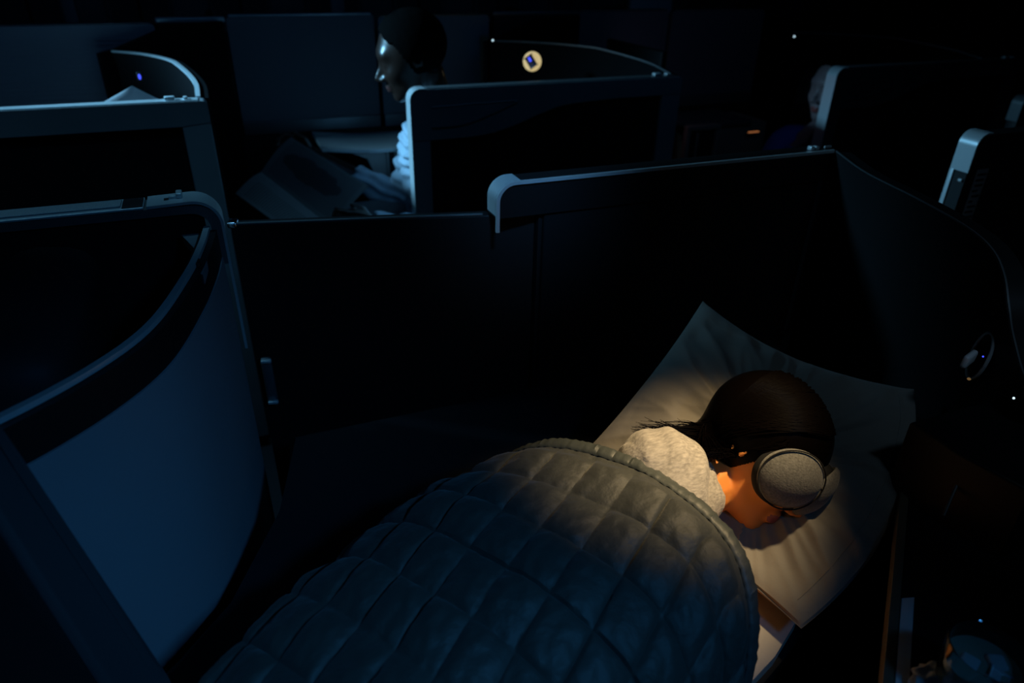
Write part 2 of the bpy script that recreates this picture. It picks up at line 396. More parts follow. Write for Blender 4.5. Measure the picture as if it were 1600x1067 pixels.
# shells of the second row: curve from the screen back toward the centre divider
def far_shell(dx, label, lamp_kind):
    t = thing('seat_shell', label, 'seat shell', (dx + 1.3, 2.5, 0), 'seat shells behind the framed screens')
    pl = cr([(1.44, 2.112), (1.435, 2.24), (1.385, 2.40), (1.30, 2.57), (1.18, 2.70), (1.03, 2.79)], 8)
    pl = [(p[0] + dx, p[1]) for p in pl] if dx >= 0 else [(-.03 + (p[0] - 1.43) * .62, p[1]) for p in pl]
    bm = bmesh.new(); plan_wall(bm, pl, .02, lambda u: CZ - .372 + .04 * min(1, u * 2), .03); link('shell_wall', bm, matteb, t)
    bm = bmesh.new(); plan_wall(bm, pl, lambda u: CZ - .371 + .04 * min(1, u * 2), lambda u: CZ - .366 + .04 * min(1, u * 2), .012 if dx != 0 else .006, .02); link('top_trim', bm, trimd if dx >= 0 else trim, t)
    # tall slanted-top wall from the tip of the shell to the centre divider
    P0, P1 = (Vector((-.335, 2.76)), Vector((.06, 2.93))) if dx < 0 else (Vector((1.015 + dx, 2.80)), Vector((1.48 + dx, 2.93)))
    dv = (P1 - P0).normalized(); nv_ = Vector((-dv.y, dv.x)) * .028; bm = bmesh.new(); f, g = [], []
    for s_, z_ in ((0, .02), (0, CZ - .335), (.12, CZ - .325), (.55, CZ - .266), (1, CZ - .258), (1, .02)):
        q = P0.lerp(P1, s_); f.append(bm.verts.new((q.x, q.y, z_))); g.append(bm.verts.new((q.x + nv_.x, q.y + nv_.y, z_)))
    bm.faces.new(f); bm.faces.new(g[::-1])
    for k in range(6): bm.faces.new((f[k], f[(k + 1) % 6], g[(k + 1) % 6], g[k]))
    link('rear_wall', bm, matteb, t)
    return t
s_left = far_shell(-1.47, 'black curved seat shell with pale rim and blue light behind the far left screen', 0)
s_mid = far_shell(0, 'black curved seat shell behind the seated man with a glowing ring lamp', 1)
s_right = far_shell(1.47, 'black curved seat shell behind the woman at the right screen', 2)
def round_lamp(px_, py_, t_, axis, label, lit, r=.035):
    c = at(px_, py_, t=t_); axis = Vector(axis).normalized()
    l = thing('reading_light', label, 'reading light', c, 'round reading lights on the seat shells')
    bm = bmesh.new(); lathe(bm, [(0, 0), (r, 0), (r, .006), (r * .93, .009), (r * .80, .010), (.0, .010)], c, axis, 32); link('bezel', bm, glow if lit else trimd, l)
    s = axis.orthogonal().normalized(); up = Vector((0, 0, 1)); up = (up - axis * up.dot(axis)).normalized(); s = axis.cross(up)
    d = (up * .8 + s * .6).normalized(); e = axis.cross(d)
    bm = bmesh.new(); obox(bm, c + axis * .018, d, e, axis, r * 1.25, r * .85, .012, .004); link('swivel_head', bm, mat('lamp_head', (.02, .03, .06), .3, .2), l)
    bm = bmesh.new(); obox(bm, c + axis * .026 + d * r * .22 - e * r * .05, d, e, axis, r * .42, r * .22, .004, .001); link('indicator', bm, led_blue, l, label='small blue indicator')
    return l
round_lamp(832, 96, .00232, (-.62, -.75, .1), 'round reading light with a glowing warm ring, behind the seated man', True, .034)
# lit ring lights the panel beside it
lp = bpy.data.lights.new('ring_light_glow', 'POINT'); lp.energy = .012; lp.color = (1, .72, .35); lp.shadow_soft_size = .02
lo = bpy.data.objects.new('ring_light_glow', lp); C.objects.link(lo); lo.location = at(826, 100, t=.00232) + Vector((-.05, -.06, 0))
c = at(218, 120, t=.00192)
l = thing('indicator_light', 'tiny blue indicator light on the shell at far left', 'light', c)
bm = bmesh.new(); ell(bm, c, (.004, .004, .008), seg=12); link('lens', bm, led_blue, l)
bm = bmesh.new(); obox(bm, c + Vector((0, .006, 0)), (1, 0, 0), (0, 1, 0), (0, 0, 1), .016, .006, .026, .003); link('housing', bm, dark, l)
for (px_, py_, t_, lab) in ((770, 63, .00247, 'tiny glowing bead as glint at the tip of the shell behind the seated man'), (1241, 57, .00292, 'tiny glowing bead as glint at the tip of the shell above the woman at right')):
    c = at(px_, py_, t=t_); l = thing('marker_glint', lab, 'light', c)
    bm = bmesh.new(); ell(bm, c, (.0035,) * 3, seg=12); link('lens', bm, glint_white, l)  # glowing bead stands in for a glint on the shell tip
    bm = bmesh.new(); obox(bm, c + Vector((.01, 0, -.004)), (1, 0, 0), (0, 1, 0), (0, 0, 1), .02, .008, .006, .002); link('holder', bm, trimd, l)

# ------------------------------------------------------------------ centre divider panels
Y3 = 2.97
DV = thing('centre_divider', 'long centre divider of grey panels behind the seated man', 'partition', (.9, Y3, 0))
def divider(px0, px1, pyt0, pyt1, m=greyp, tm=trimd, ribs=False):
    a = at(px0, pyt0, y=Y3); b = at(px1, pyt1, y=Y3); x0, x1 = a.x, b.x
    zt = (a.z + b.z) / 2; zb = .88; r = .012
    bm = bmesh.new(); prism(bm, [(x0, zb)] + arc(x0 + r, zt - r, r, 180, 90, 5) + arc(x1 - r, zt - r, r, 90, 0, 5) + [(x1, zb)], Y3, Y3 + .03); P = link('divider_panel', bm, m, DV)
    bm = bmesh.new(); bx(bm, x0 + .01, x1 - .01, Y3 - .002, Y3 + .032, zt, zt + .006, .002); link('top_trim', bm, tm, P)
    bm = bmesh.new(); bx(bm, x0, x1, Y3 - .006, Y3 + .036, zb - .05, zb - .0005, .003); link('bottom_rail', bm, trimd, P)
    if ribs:
        P['label'] = 'ribbed grey panel'
        for i in range(22):
            z = zt - .045 - i * .0145
            bm = bmesh.new(); bx(bm, x0 + .05, x1 - .02, Y3 - .004, Y3 - .0002, z - .0052, z + .0052, .001); link('rib', bm, m, P)
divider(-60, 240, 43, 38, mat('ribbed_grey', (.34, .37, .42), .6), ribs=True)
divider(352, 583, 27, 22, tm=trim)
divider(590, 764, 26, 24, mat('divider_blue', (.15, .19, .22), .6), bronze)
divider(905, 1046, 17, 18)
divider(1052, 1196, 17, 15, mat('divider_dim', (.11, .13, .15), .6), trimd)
for px0, px1, py in ((242, 350, 30), (770, 905, 20)):
    a = at(px0, py, y=Y3); b = at(px1, py - 3, y=Y3)
    bm = bmesh.new(); bx(bm, a.x + .004, b.x - .004, Y3, Y3 + .03, .83, a.z - .0125, .002); q = link('end_panel', bm, dark, DV)
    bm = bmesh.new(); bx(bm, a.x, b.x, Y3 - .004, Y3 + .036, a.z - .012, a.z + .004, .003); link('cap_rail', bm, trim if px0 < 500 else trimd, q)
box('base_wall', (-1.6, 3.6, Y3 + .001, Y3 + .029, .02, .8285), dark, DV)
# bronze post by the ring lamp
a = at(754, 60, y=Y3 - .04); t = thing('trim_post', 'narrow bronze post left of the glowing ring lamp', 'post', (a.x, Y3 - .03, 0))
box('post', (a.x, a.x + .03, Y3 - .04, Y3 - .008, .02, a.z), bronze, t); box('post_cap', (a.x - .002, a.x + .032, Y3 - .042, Y3 - .006, a.z, a.z + .008), bronze, t)

# third row beyond the divider: shells and posts, dim
def back_shell(dx, label):
    t = thing('seat_shell', label, 'seat shell', (dx + 1.4, 3.5, 0), 'seat shells beyond the centre divider')
    pl = cr([(1.0, 3.06), (1.12, 3.1), (1.26, 3.22), (1.40, 3.38), (1.47, 3.55), (1.48, 3.8)], 6); pl = [(p[0] + dx, p[1]) for p in pl][::-1]
    bm = bmesh.new(); plan_wall(bm, pl, .02, CZ - .29, .03); link('shell_wall', bm, dark, t)
    bm = bmesh.new(); plan_wall(bm, pl, CZ - .2895, CZ - .284, .014, .008); link('top_trim', bm, trimd, t)
for i, lab in enumerate(('dim curved seat shell beyond the divider at far left', 'dim curved seat shell beyond the divider behind the ring lamp', 'dim curved seat shell beyond the divider above the woman at right')):
    back_shell((-1.47, 0, 1.47)[i], lab)
for px_, lab in ((112, 'slim grey post beyond the divider at far left'), (530, 'slim grey post beyond the divider left of the man'), (1016, 'pale blue seat panel beyond the divider at top right')):
    wide = px_ > 900
    a = at(px_ - (32 if wide else 11), 30, y=3.95); b = at(px_ + (32 if wide else 11), 30, y=3.95)
    t = thing('privacy_screen' if wide else 'post', lab, 'screen' if wide else 'post', ((a.x + b.x) / 2, 3.95, 0))
    bm = bmesh.new(); bx(bm, a.x, b.x, 3.95, 3.99, .02, 1.36, .005); link('panel', bm, mat('pale_panel', (.85, .88, .9), .5) if wide else frame, t)
    bm = bmesh.new(); bx(bm, a.x - .004, b.x + .004, 3.945, 3.995, 1.36, 1.375, .004); link('cap', bm, trim if wide else trimd, t)
t = thing('partition', 'dark low partition along the second aisle beyond the divider', 'partition', (.8, 3.93, 0))
box('screen_wall', (-2.5, 4.5, 4.02, 4.06, .02, 1.10), dark, t); box('top_rail', (-2.5, 4.5, 4.015, 4.065, 1.10, 1.112), trimd, t)

# ------------------------------------------------------------------ man's suite: side console, seat
def side_console(dx, label, litm, slots):
    t = thing('side_console', label, 'console', (.5 + dx, 2.75, 0))
    pts = [(at(500, 218, y=2.70).x + dx, CZ - .665), (at(570, 226, y=2.70).x + dx, CZ - .682), (at(640, 222, y=2.70).x + dx, CZ - .685), (at(690, 216, y=2.70).x + dx, CZ - .685)]
    pp = cr([(p[0], p[1]) for p in pts], 6)
    bm = bmesh.new(); bent_strip(bm, [(p[0], p[1]) for p in pp], 2.66, 2.94, .012); link('console_top', bm, trim if dx == 0 else trimd, t)
    x0 = at(575, 260, y=2.68).x + dx
    bm = bmesh.new(); prism(bm, [(x0 - .05, CZ - .70)] + [(x0, CZ - .72), (x0 + .03, CZ - .80), (x0 + .05, CZ - .9), (x0 + .40, CZ - .9), (x0 + .40, CZ - .70)], 2.68, 2.93)
    link('console_body', bm, consm if dx == 0 else litm, t)
    c = at(612, 250, y=2.68); c.x += dx
    bm = bmesh.new(); bx(bm, c.x - .022, c.x + .022, 2.672, 2.68, c.z - .06, c.z + .05, .004); link('socket_plate', bm, consm if dx == 0 else litm, t)
    bm = bmesh.new(); bx(bm, c.x - .011, c.x + .011, 2.668, 2.673, c.z - .048, c.z + .038, .002); k_ = link('socket_slot', bm, dark, t)
    return t
side_console(0, 'pale side console with a socket slot beside the seated man', consm, 1)
side_console(1.47, 'side console coloured as LED-lit brown left of the woman at right', mat('console_led_lit', (.35, .24, .18), .5), 1)  # warm light of the orange LED is put into the console colour
def oled(px_, py_, y, label, m, w_, h_, lm='led_strip'):
    c = at(px_, py_, y=y); t = thing(lm, label, 'light', c)
    bm = bmesh.new(); bx(bm, c.x - w_ / 2, c.x + w_ / 2, y - .003, y, c.z - h_ / 2, c.z + h_ / 2, .0008); link('lens', bm, m, t)
    bm = bmesh.new(); bx(bm, c.x - w_ / 2 - .004, c.x + w_ / 2 + .004, y - .001, y + .006, c.z - h_ / 2 - .003, c.z + h_ / 2 + .003, .001); link('holder', bm, dark, t)
oled(1177, 206, 2.655, 'thin orange light strip on the console left of the woman', led_orange, .06, .005)
oled(632, 238, 2.60, 'tiny green light beside the socket slot by the man', mat('green_led', (0, .02, 0), .3, emit=(.1, .8, .15), es=.25), .008, .02, 'indicator_light')
c = at(1097, 214, y=2.55)
t = thing('storage_frame', 'framed storage opening coloured as LED-lit brown right of the grey screen', 'console', (c.x, 2.55, 0))
bm = bmesh.new(); W_, H_ = .085, .05
for a_ in ((-W_, W_, H_ - .02, H_), (-W_, -W_ + .02, -H_ - .1, H_ - .02), (W_ - .02, W_, -H_ - .1, H_ - .02)): bx(bm, c.x + a_[0], c.x + a_[1], 2.54, 2.57, c.z + a_[2], c.z + a_[3], .003)
link('frame', bm, mat('plastic_led_lit', (.30, .22, .17), .5), t); box('door', (c.x - W_ + .02, c.x + W_ - .02, 2.556, 2.566, c.z - H_ - .1, c.z + H_ - .02), dark, t)  # brown of frame and handle carries the orange LED's light
box('handle_bar', (c.x - .03, c.x - .018, 2.545, 2.556, c.z - .09, c.z + .02), mat('plastic_led_lit2', (.3, .22, .17), .5), t)

def seat(cx, cy, label, back_lean=.12, z0=.45, group='cabin seats', hw=.24, dy=1):
    t = thing('cabin_seat', label, 'seat', (cx, cy, 0), group)
    bm = bmesh.new(); bx(bm, cx - .52, cx + .02, cy - hw, cy + hw, z0 - .14, z0, .04); link('seat_cushion', bm, seatm, t)
    bm = bmesh.new(); obox(bm, (cx + .11, cy, z0 + .29), (1, 0, -back_lean), (0, 1, 0), (back_lean, 0, 1), .13, hw * 2, .60, .045); link('seat_back', bm, seatm, t)
    bm = bmesh.new(); obox(bm, (cx + .10 + back_lean * .2, cy, z0 + .50), (1, 0, -back_lean), (0, 1, 0), (back_lean, 0, 1), .15, hw * 1.5, .18, .05); link('headrest', bm, seatm, t)
    bm = bmesh.new(); bx(bm, cx - .45, cx + .12, cy - hw + .02, cy + hw - .02, .0, z0 - .145, .01); link('seat_base', bm, dark, t)
    return t
seat(.86, 2.42, 'black seat that the man with the magazine sits on')
seat(2.42, 2.46, 'black seat that the woman at right sits on')
seat(-.76, 2.42, 'black seat with a white pillow at far left')

# white pillow peeking over the far left screen
def pillow_mesh(bm, A, B, Cc, Dd, bulge, dent=None, n=48, wr=.006, corner=.10, seed=3.1, bc=0, ab=0, radial=None):
    """corners in order A,B,C,D; closed cushion"""
    A, B, Cc, Dd = map(Vector, (A, B, Cc, Dd)); nrm = (B - A).cross(Dd - A).normalized()
    if nrm.z < 0: nrm = -nrm
    top, bot = [], []
    for i in range(n + 1):
        rt, rb = [], []
        for j in range(n + 1):
            u, v = i / n, j / n; uu, vv = 2 * u - 1, 2 * v - 1
            pin = corner * .5; su = uu * (1 - pin * (1 - vv * vv)); sv = vv * (1 - pin * (1 - uu * uu))
            a, b = (su + 1) / 2, (sv + 1) / 2
            p = A * (1 - a) * (1 - b) + B * a * (1 - b) + Cc * a * b + Dd * (1 - a) * b
            if bc: p += ((B - A) + (Cc - Dd)).normalized() * bc * (1 - vv * vv) * ((uu + 1) / 2) ** 2
            if ab: p += ((Dd - A) + (Cc - B)).normalized() * ab * (1 - uu * uu) * ((1 - vv) / 2) ** 2
            e = max(0, (1 - uu ** 2)) * max(0, (1 - vv ** 2)); h = bulge * e ** .42
            q = p + nrm * h
            edge = min(1 - abs(uu), 1 - abs(vv)); wamp = wr * (1 if edge > .02 else .35)
            w1 = noise.noise(Vector((u * 3.1 + seed, v * 7.3, seed))) ; w2 = noise.noise(Vector((u * 9 + v * 4, v * 5 - u * 3, seed + 7)))
            w3 = -abs(noise.noise(Vector((u * 5 - v * 2.5 + seed, v * 6 + u * 3, 2.2 + seed)))) 
            if radial:
                th_ = math.atan2(q.y - radial[1], q.x - radial[0]); r_ = math.hypot(q.y - radial[1], q.x - radial[0])
                w1 = .5 * w1; w3 = -abs(noise.noise(Vector((math.cos(th_) * 3.4 + seed, math.sin(th_) * 3.4, r_ * 5)))) - .6 * abs(noise.noise(Vector((math.cos(th_) * 8, math.sin(th_) * 8 + seed, r_ * 7))))
            q += nrm * (w1 * 1.3 + w2 * .5 + w3 * 1.3) * wamp * min(1, e * 4 + .25)
            if dent:
                for (dc, dr, dz) in dent:
                    rr = (Vector((q.x, q.y, 0)) - Vector((dc[0], dc[1], 0))).length / dr
                    q -= nrm * dz * math.exp(-rr * rr)
            rt.append(q); rb.append(p - nrm * h * .55)
        top.append(rt); bot.append(rb)
    V = grid(bm, top); Wv = grid(bm, bot)
    bl = [V[i][0] for i in range(n)] + [V[n][j] for j in range(n)] + [V[i][n] for i in range(n, 0, -1)] + [V[0][j] for j in range(n, 0, -1)]
    bb = [Wv[i][0] for i in range(n)] + [Wv[n][j] for j in range(n)] + [Wv[i][n] for i in range(n, 0, -1)] + [Wv[0][j] for j in range(n, 0, -1)]
    for i in range(len(bl)):
        j = (i + 1) % len(bl)
        bm.faces.new((bl[i], bl[j], bb[j], bb[i]))
    return top
t = thing('pillow', 'white pillow showing over the top of the far left screen', 'pillow', (-.35, 2.3, 1.0))
pc = at(208, 129, y=2.24)
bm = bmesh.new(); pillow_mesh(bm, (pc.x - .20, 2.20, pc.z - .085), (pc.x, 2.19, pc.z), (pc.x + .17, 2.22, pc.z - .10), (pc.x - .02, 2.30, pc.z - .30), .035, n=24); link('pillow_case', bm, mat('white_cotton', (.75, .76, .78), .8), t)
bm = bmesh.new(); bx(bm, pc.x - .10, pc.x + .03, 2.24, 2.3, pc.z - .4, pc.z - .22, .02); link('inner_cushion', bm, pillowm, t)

# ------------------------------------------------------------------ the man
mh = at(641, 88, t=.00197)
xf, inv, Rm = head_xf(mh, (-.30, 0, 1), (-1, .16, -.32), 1.06)
man = thing('person', 'person with short black hair in a pale blue shirt reading an open magazine', 'person', (.74, 2.42, .48))
bm = bmesh.new(); add_head(bm, xf, False)
neck0 = xf(Vector((-.03, 0, -.06)))
sh_c = Vector((mh.x + .10, mh.y + .08, mh.z - .26))
chain(bm, [(neck0, .056), (sh_c + Vector((0, 0, .08)), .062), (sh_c, .07)])
chain(bm, [(sh_c + Vector((.0, 0, -.05)), .115), (sh_c + Vector((.03, 0, -.25)), .125), (Vector((.72, 2.42, .60)), .13)])
shL = sh_c + Vector((.0, -.17, -.02)); shR = sh_c + Vector((.0, .17, -.02))
chain(bm, [(shL, .058), (sh_c, .075), (shR, .058)])
handL = at(556, 348, t=.00200); handR = at(450, 215, t=.00232) + Vector((0, .02, -.02))
elL = Vector((shL.x - .06, shL.y - .01, shL.z - .27)); elR = Vector((shR.x - .08, shR.y + .02, shR.z - .27))
wrL = elL.lerp(handL, .80); wrR = elR.lerp(handR, .80)
chain(bm, [(shL, .05), (elL, .042), (wrL, .028)]); chain(bm, [(shR, .05), (elR, .042), (wrR, .028)])
hand(bm, wrL, handL - elL, (-.2, -1, .2), 1, .7, 1); hand(bm, wrR, handR - elR, (.2, 1, .2), 1, .7, -1)
for s in (-1, 1):
    chain(bm, [(Vector((.68, 2.42 + s * .09, .57)), .085), (Vector((.24, 2.42 + s * .10, .58)), .062), (Vector((.20, 2.42 + s * .10, .34)), .052), (Vector((.18, 2.42 + s * .10, .08)), .038), (Vector((.05, 2.42 + s * .10, .035)), .032)])
bm = remesh(bm, .005, 3); paint_lips(bm, inv); link('body', bm, [skind, lipd], man)
# hair cap
def hair_cap(bm, xf, grow, hairline, ext=None, nu=90, nv=60, rough=0):
    def sdf(p):
        d = s_ell(p, (-.014, 0, .030), (.094 + grow, .075 + grow, .087 + grow))
        if ext: 
            for c_, r_ in ext: d = smin(d, s_ell(p, c_, r_), .02)
        return d
    P = star(sdf, nu, nv, .2, .02)
    keep = [[hairline(p) for p in row] for row in P]
    n, m_ = P.shape[:2]
    if rough: P = P * (1 + rough * np.random.randn(n, m_, 1))
    V = [[bm.verts.new(xf(Vector(P[i][j]))) for j in range(m_)] for i in range(n)]
    inner = [[bm.verts.new(xf(Vector(P[i][j]) * .90)) for j in range(m_)] for i in range(n)]
    bm.faces.new([V[0][j] for j in range(m_)])
    K = {}
    for i in range(n - 1):
        for j in range(m_):
            K[i, j] = keep[i][j] and keep[i + 1][j] and keep[i][(j + 1) % m_] and keep[i + 1][(j + 1) % m_]
    for (i, j), k_ in K.items():
        if not k_: continue
        a, b, c_, d_ = (i, j), (i + 1, j), (i + 1, (j + 1) % m_), (i, (j + 1) % m_)
        bm.faces.new([V[q[0]][q[1]] for q in (a, b, c_, d_)]); bm.faces.new([inner[q[0]][q[1]] for q in (d_, c_, b, a)])
        for nb, e0, e1 in (((i - 1, j), a, d_), ((i + 1, j), b, c_), ((i, (j - 1) % m_), a, b), ((i, (j + 1) % m_), d_, c_)):
            if not K.get(nb, i == 0 and nb[0] < 0):
                try: bm.faces.new((V[e0[0]][e0[1]], V[e1[0]][e1[1]], inner[e1[0]][e1[1]], inner[e0[0]][e0[1]]))
                except ValueError: pass
    bmesh.ops.delete(bm, geom=[v for v in bm.verts if not v.link_faces], context='VERTS')
bm = bmesh.new(); hair_cap(bm, xf, .010, lambda p: (p[0] < .055 + .3 * (p[2] - .06) if p[2] > .06 else p[0] < .02 + .4 * (p[2])) and (p[2] > -.045 or p[0] < -.05) and p[2] > -.07 , rough=.004)
link('hair', bm, hairk, man, recalc=True)
# shirt
bm = bmesh.new()
def folded_sleeve(bm, a, b, c_, r0, r1, r2):
    pts = [Vector(a).lerp(Vector(b), k / 14) for k in range(15)] + [Vector(b).lerp(Vector(c_), k / 8) for k in range(1, 9)]
    n = len(pts); rr = []
    for k in range(n):
        u = k / (n - 1); r = r0 + (r1 - r0) * min(1, u * 1.5) if u < .66 else r1 + (r2 - r1) * (u - .66) / .34
        rr.append(r * (1 + .07 * math.sin(k * 2.1)))
    tube(bm, pts, rr, 20)
chain(bm, [(sh_c + Vector((.0, 0, .05)), .075), (sh_c + Vector((0, 0, -.05)), .135), (sh_c + Vector((.03, 0, -.25)), .145), (Vector((.72, 2.42, .62)), .15)], 20)
chain(bm, [(shL, .072), (sh_c, .085), (shR, .072)], 18)
folded_sleeve(bm, shL, elL, elL.lerp(wrL, 1.0), .074, .066, .040); folded_sleeve(bm, shR, elR, elR.lerp(wrR, .55), .074, .066, .048)
bm = remesh(bm, .006, 2)
for v in bm.verts:
    p = v.co; f = math.sin(p.z * 150 + p.x * 70 + 5 * noise.noise(p * 9)) * .0045 + noise.noise(p * 22) * .006; v.co += v.normal * f
link('shirt', bm, shirt, man)
bm = bmesh.new()
for s in (-1, 1): chain(bm, [(Vector((.69, 2.42 + s * .09, .575)), .098), (Vector((.23, 2.42 + s * .10, .585)), .076), (Vector((.19, 2.42 + s * .10, .34)), .066), (Vector((.17, 2.42 + s * .10, .12)), .060)], 16)
bm = remesh(bm, .008, 3); link('trousers', bm, trous, man)

# magazine
mg = thing('magazine', 'open magazine in the hands of the seated man', 'magazine', at(440, 300, t=.002))
def page(name, Pa, Pb, Pc, Pd, m, bow=.015, th=.003, parent=mg, up=Vector((0, -.3, 1))):
    Pa, Pb, Pc, Pd = map(Vector, (Pa, Pb, Pc, Pd)); n = (Pb - Pa).cross(Pd - Pa).normalized()
    if n.dot(up) < 0: n = -n
    bm = bmesh.new(); N = 14; T, B = [], []
    for i in range(N + 1):
        v = i / N; T.append([]); B.append([])
        for j in range(5):
            u = j / 4; p = (Pa * (1 - u) + Pb * u) * (1 - v) + (Pd * (1 - u) + Pc * u) * v; q = p + n * bow * math.sin(v * PI)
            T[-1].append(q); B[-1].append(q - n * th)
    V = grid(bm, T); W_ = grid(bm, B)
    uv = bm.loops.layers.uv.new('uv')
    idx = {V[i][j]: (j / 4, i / N) for i in range(N + 1) for j in range(5)}; idx.update({W_[i][j]: (j / 4, i / N) for i in range(N + 1) for j in range(5)})
    for a in range(N): 
        for j in (0, 4): bm.faces.new((V[a][j], V[a + 1][j], W_[a + 1][j], W_[a][j]))
    for j in range(4):
        for a in (0, N): bm.faces.new((V[a][j], V[a][j + 1], W_[a][j + 1], W_[a][j]))
    for f in bm.faces:
        for lp_ in f.loops: lp_[uv].uv = idx[lp_.vert]
    return link(name, bm, m, parent)
def print_mat(name, picture):
    m = mat(name, (.13, .135, .14), .5); nt = m.node_tree; b = nt.nodes['Principled BSDF']
    uv = nt.nodes.new('ShaderNodeTexCoord'); sp = nt.nodes.new('ShaderNodeSeparateXYZ'); nt.links.new(uv.outputs['UV'], sp.inputs[0])
    def mt(op, a, b_=None):
        n = nt.nodes.new('ShaderNodeMath'); n.operation = op
        for i, q in enumerate((a, b_)):
            if q is None: continue
            if isinstance(q, (int, float)): n.inputs[i].default_value = q
            else: nt.links.new(q, n.inputs[i])
        return n.outputs[0]
    u, v = sp.outputs[0], sp.outputs[1]
    def inside(a, lo_, hi): return mt('MULTIPLY', mt('GREATER_THAN', a, lo_), mt('LESS_THAN', a, hi))
    if picture:
        dx = mt('DIVIDE', mt('SUBTRACT', u, .47), .36); nz = nt.nodes.new('ShaderNodeTexNoise'); nz.inputs['Scale'].default_value = 6; nt.links.new(uv.outputs['UV'], nz.inputs['Vector'])
        dy = mt('DIVIDE', mt('SUBTRACT', mt('ADD', v, mt('MULTIPLY', nz.outputs[0], .25)), .62), .24)
        k_ = mt('LESS_THAN', mt('ADD', mt('MULTIPLY', dx, dx), mt('MULTIPLY', dy, dy)), 1.0)
        fr_ = mt('MULTIPLY', inside(u, .06, .95), inside(v, .06, .94)); k_ = mt('ADD', mt('MULTIPLY', k_, .62), mt('MULTIPLY', fr_, .30))
    else:
        k_ = mt('MULTIPLY', mt('MULTIPLY', mt('GREATER_THAN', mt('SINE', mt('MULTIPLY', u, 190)), .1), inside(v, .36, .92)), mt('MULTIPLY', inside(u, .08, .93), .5))
    mx = nt.nodes.new('ShaderNodeMixRGB'); mx.inputs[1].default_value = (.10, .105, .11, 1) if picture else (.17, .175, .18, 1); mx.inputs[2].default_value = (.02, .02, .025, 1)
    nt.links.new(k_, mx.inputs[0]); nt.links.new(mx.outputs[0], b.inputs['Base Color']); return m
A_ = at(455, 214, t=.00222); B_ = at(576, 291, t=.00218); C_ = at(522, 357, t=.00204); D_2 = at(408, 268, t=.00208); E_ = at(368, 302, t=.00198); G_ = at(468, 374, t=.00192)
page('page', A_, B_, C_, D_2, print_mat('page_picture', True)); page('page', D_2 + Vector((0, 0, -.001)), C_ + Vector((0, 0, -.001)), G_, E_, print_mat('page_text', False), .012)

# ------------------------------------------------------------------ woman at right (chin on hand)
wh = at(1304, 138, t=.00264)
xf2, inv2, Rm2 = head_xf(wh, (-.06, 0, 1), (-1, -.10, -.16), 1.10)
w2 = thing('person', 'person with dark hair resting chin on hand behind the right screen', 'person', (2.25, 2.42, .48))
bm = bmesh.new(); add_head(bm, xf2, True)
sc2 = Vector((wh.x + .08, wh.y + .04, wh.z - .25))
chain(bm, [(xf2(Vector((-.03, 0, -.06))), .048), (sc2 + Vector((0, 0, .07)), .052), (sc2, .06)])
chain(bm, [(sc2 + Vector((0, 0, -.05)), .10), (Vector((2.3, 2.42, .72)), .11), (Vector((2.28, 2.42, .60)), .13)])
sL = sc2 + Vector((0, -.12, -.02)); sR = sc2 + Vector((0, .15, -.02)); chain(bm, [(sL, .05), (sc2, .065), (sR, .05)])
hc = xf2(Vector((.085, .005, -.135)))
eL = Vector((hc.x - .19, hc.y + .02, hc.z - .20)); wl = hc + Vector((-.055, 0, -.06))
chain(bm, [(sL, .042), (eL, .036), (wl, .024)]); hand(bm, wl, (.6, 0, .8), (-1, 0, .2), .9, .55, -1)
eR = Vector((sR.x - .05, sR.y, sR.z - .22)); wr_ = eR + Vector((-.2, -.1, -.02)); chain(bm, [(sR, .042), (eR, .036), (wr_, .024)]); hand(bm, wr_, (-1, -.3, -.1), (0, 0, 1), .9, .5, 1)
for s in (-1, 1): chain(bm, [(Vector((2.2, 2.42 + s * .08, .56)), .08), (Vector((1.78, 2.42 + s * .09, .57)), .058), (Vector((1.74, 2.42 + s * .09, .33)), .048), (Vector((1.72, 2.42 + s * .09, .08)), .034), (Vector((1.6, 2.42 + s * .09, .035)), .03)])
bm = remesh(bm, .005, 3); paint_lips(bm, inv2); link('body', bm, [mat('skin_pale', (.30, .21, .21), .5), lipm], w2)
bm = bmesh.new(); hair_cap(bm, xf2, .014, lambda p: (p[0] < .06 + .2 * (p[2] - .06) if p[2] > .055 else p[0] < .022 + .5 * max(p[2], -.02)), ext=[((-.05, 0, -.07), (.06, .07, .08))]); link('hair', bm, hairm, w2)
bm = bmesh.new(); chain(bm, [(sc2 + Vector((0, 0, .03)), .065), (sc2 + Vector((0, 0, -.05)), .115), (Vector((2.3, 2.42, .72)), .125), (Vector((2.28, 2.42, .60)), .145)]); chain(bm, [(sL, .058), (sc2, .075), (sR, .058)])
chain(bm, [(sL, .056), (eL, .048), (eL.lerp(wl, .72), .036)]); chain(bm, [(sR, .056), (eR, .048), (eR.lerp(wr_, .8), .034)]); bm = remesh(bm, .007, 2); link('top', bm, shirtb, w2)
bm = bmesh.new()
for s in (-1, 1): chain(bm, [(Vector((2.21, 2.42 + s * .08, .565)), .092), (Vector((1.77, 2.42 + s * .09, .575)), .070), (Vector((1.73, 2.42 + s * .09, .33)), .060), (Vector((1.71, 2.42 + s * .09, .12)), .054)], 16)
bm = remesh(bm, .008, 3); link('trousers', bm, trous, w2)
# her video screen (gives the dim violet light on her face)
t = thing('video_screen', 'dark video monitor mounted ahead of the woman at right', 'screen', (1.62, 2.62, 1.0))
bm = bmesh.new(); obox(bm, (1.60, 2.66, 1.02), (0, 1, 0), (0, 0, 1), (1, 0, 0), .44, .27, .025, .006); link('monitor_case', bm, dark, t)
bm = bmesh.new(); obox(bm, (1.6135, 2.66, 1.02), (0, 1, 0), (0, 0, 1), (1, 0, 0), .40, .23, .001); link('display', bm, screen_glow, t)
box('bracket', (1.56, 1.587, 2.62, 2.70, .83, 1.0), dark, t)

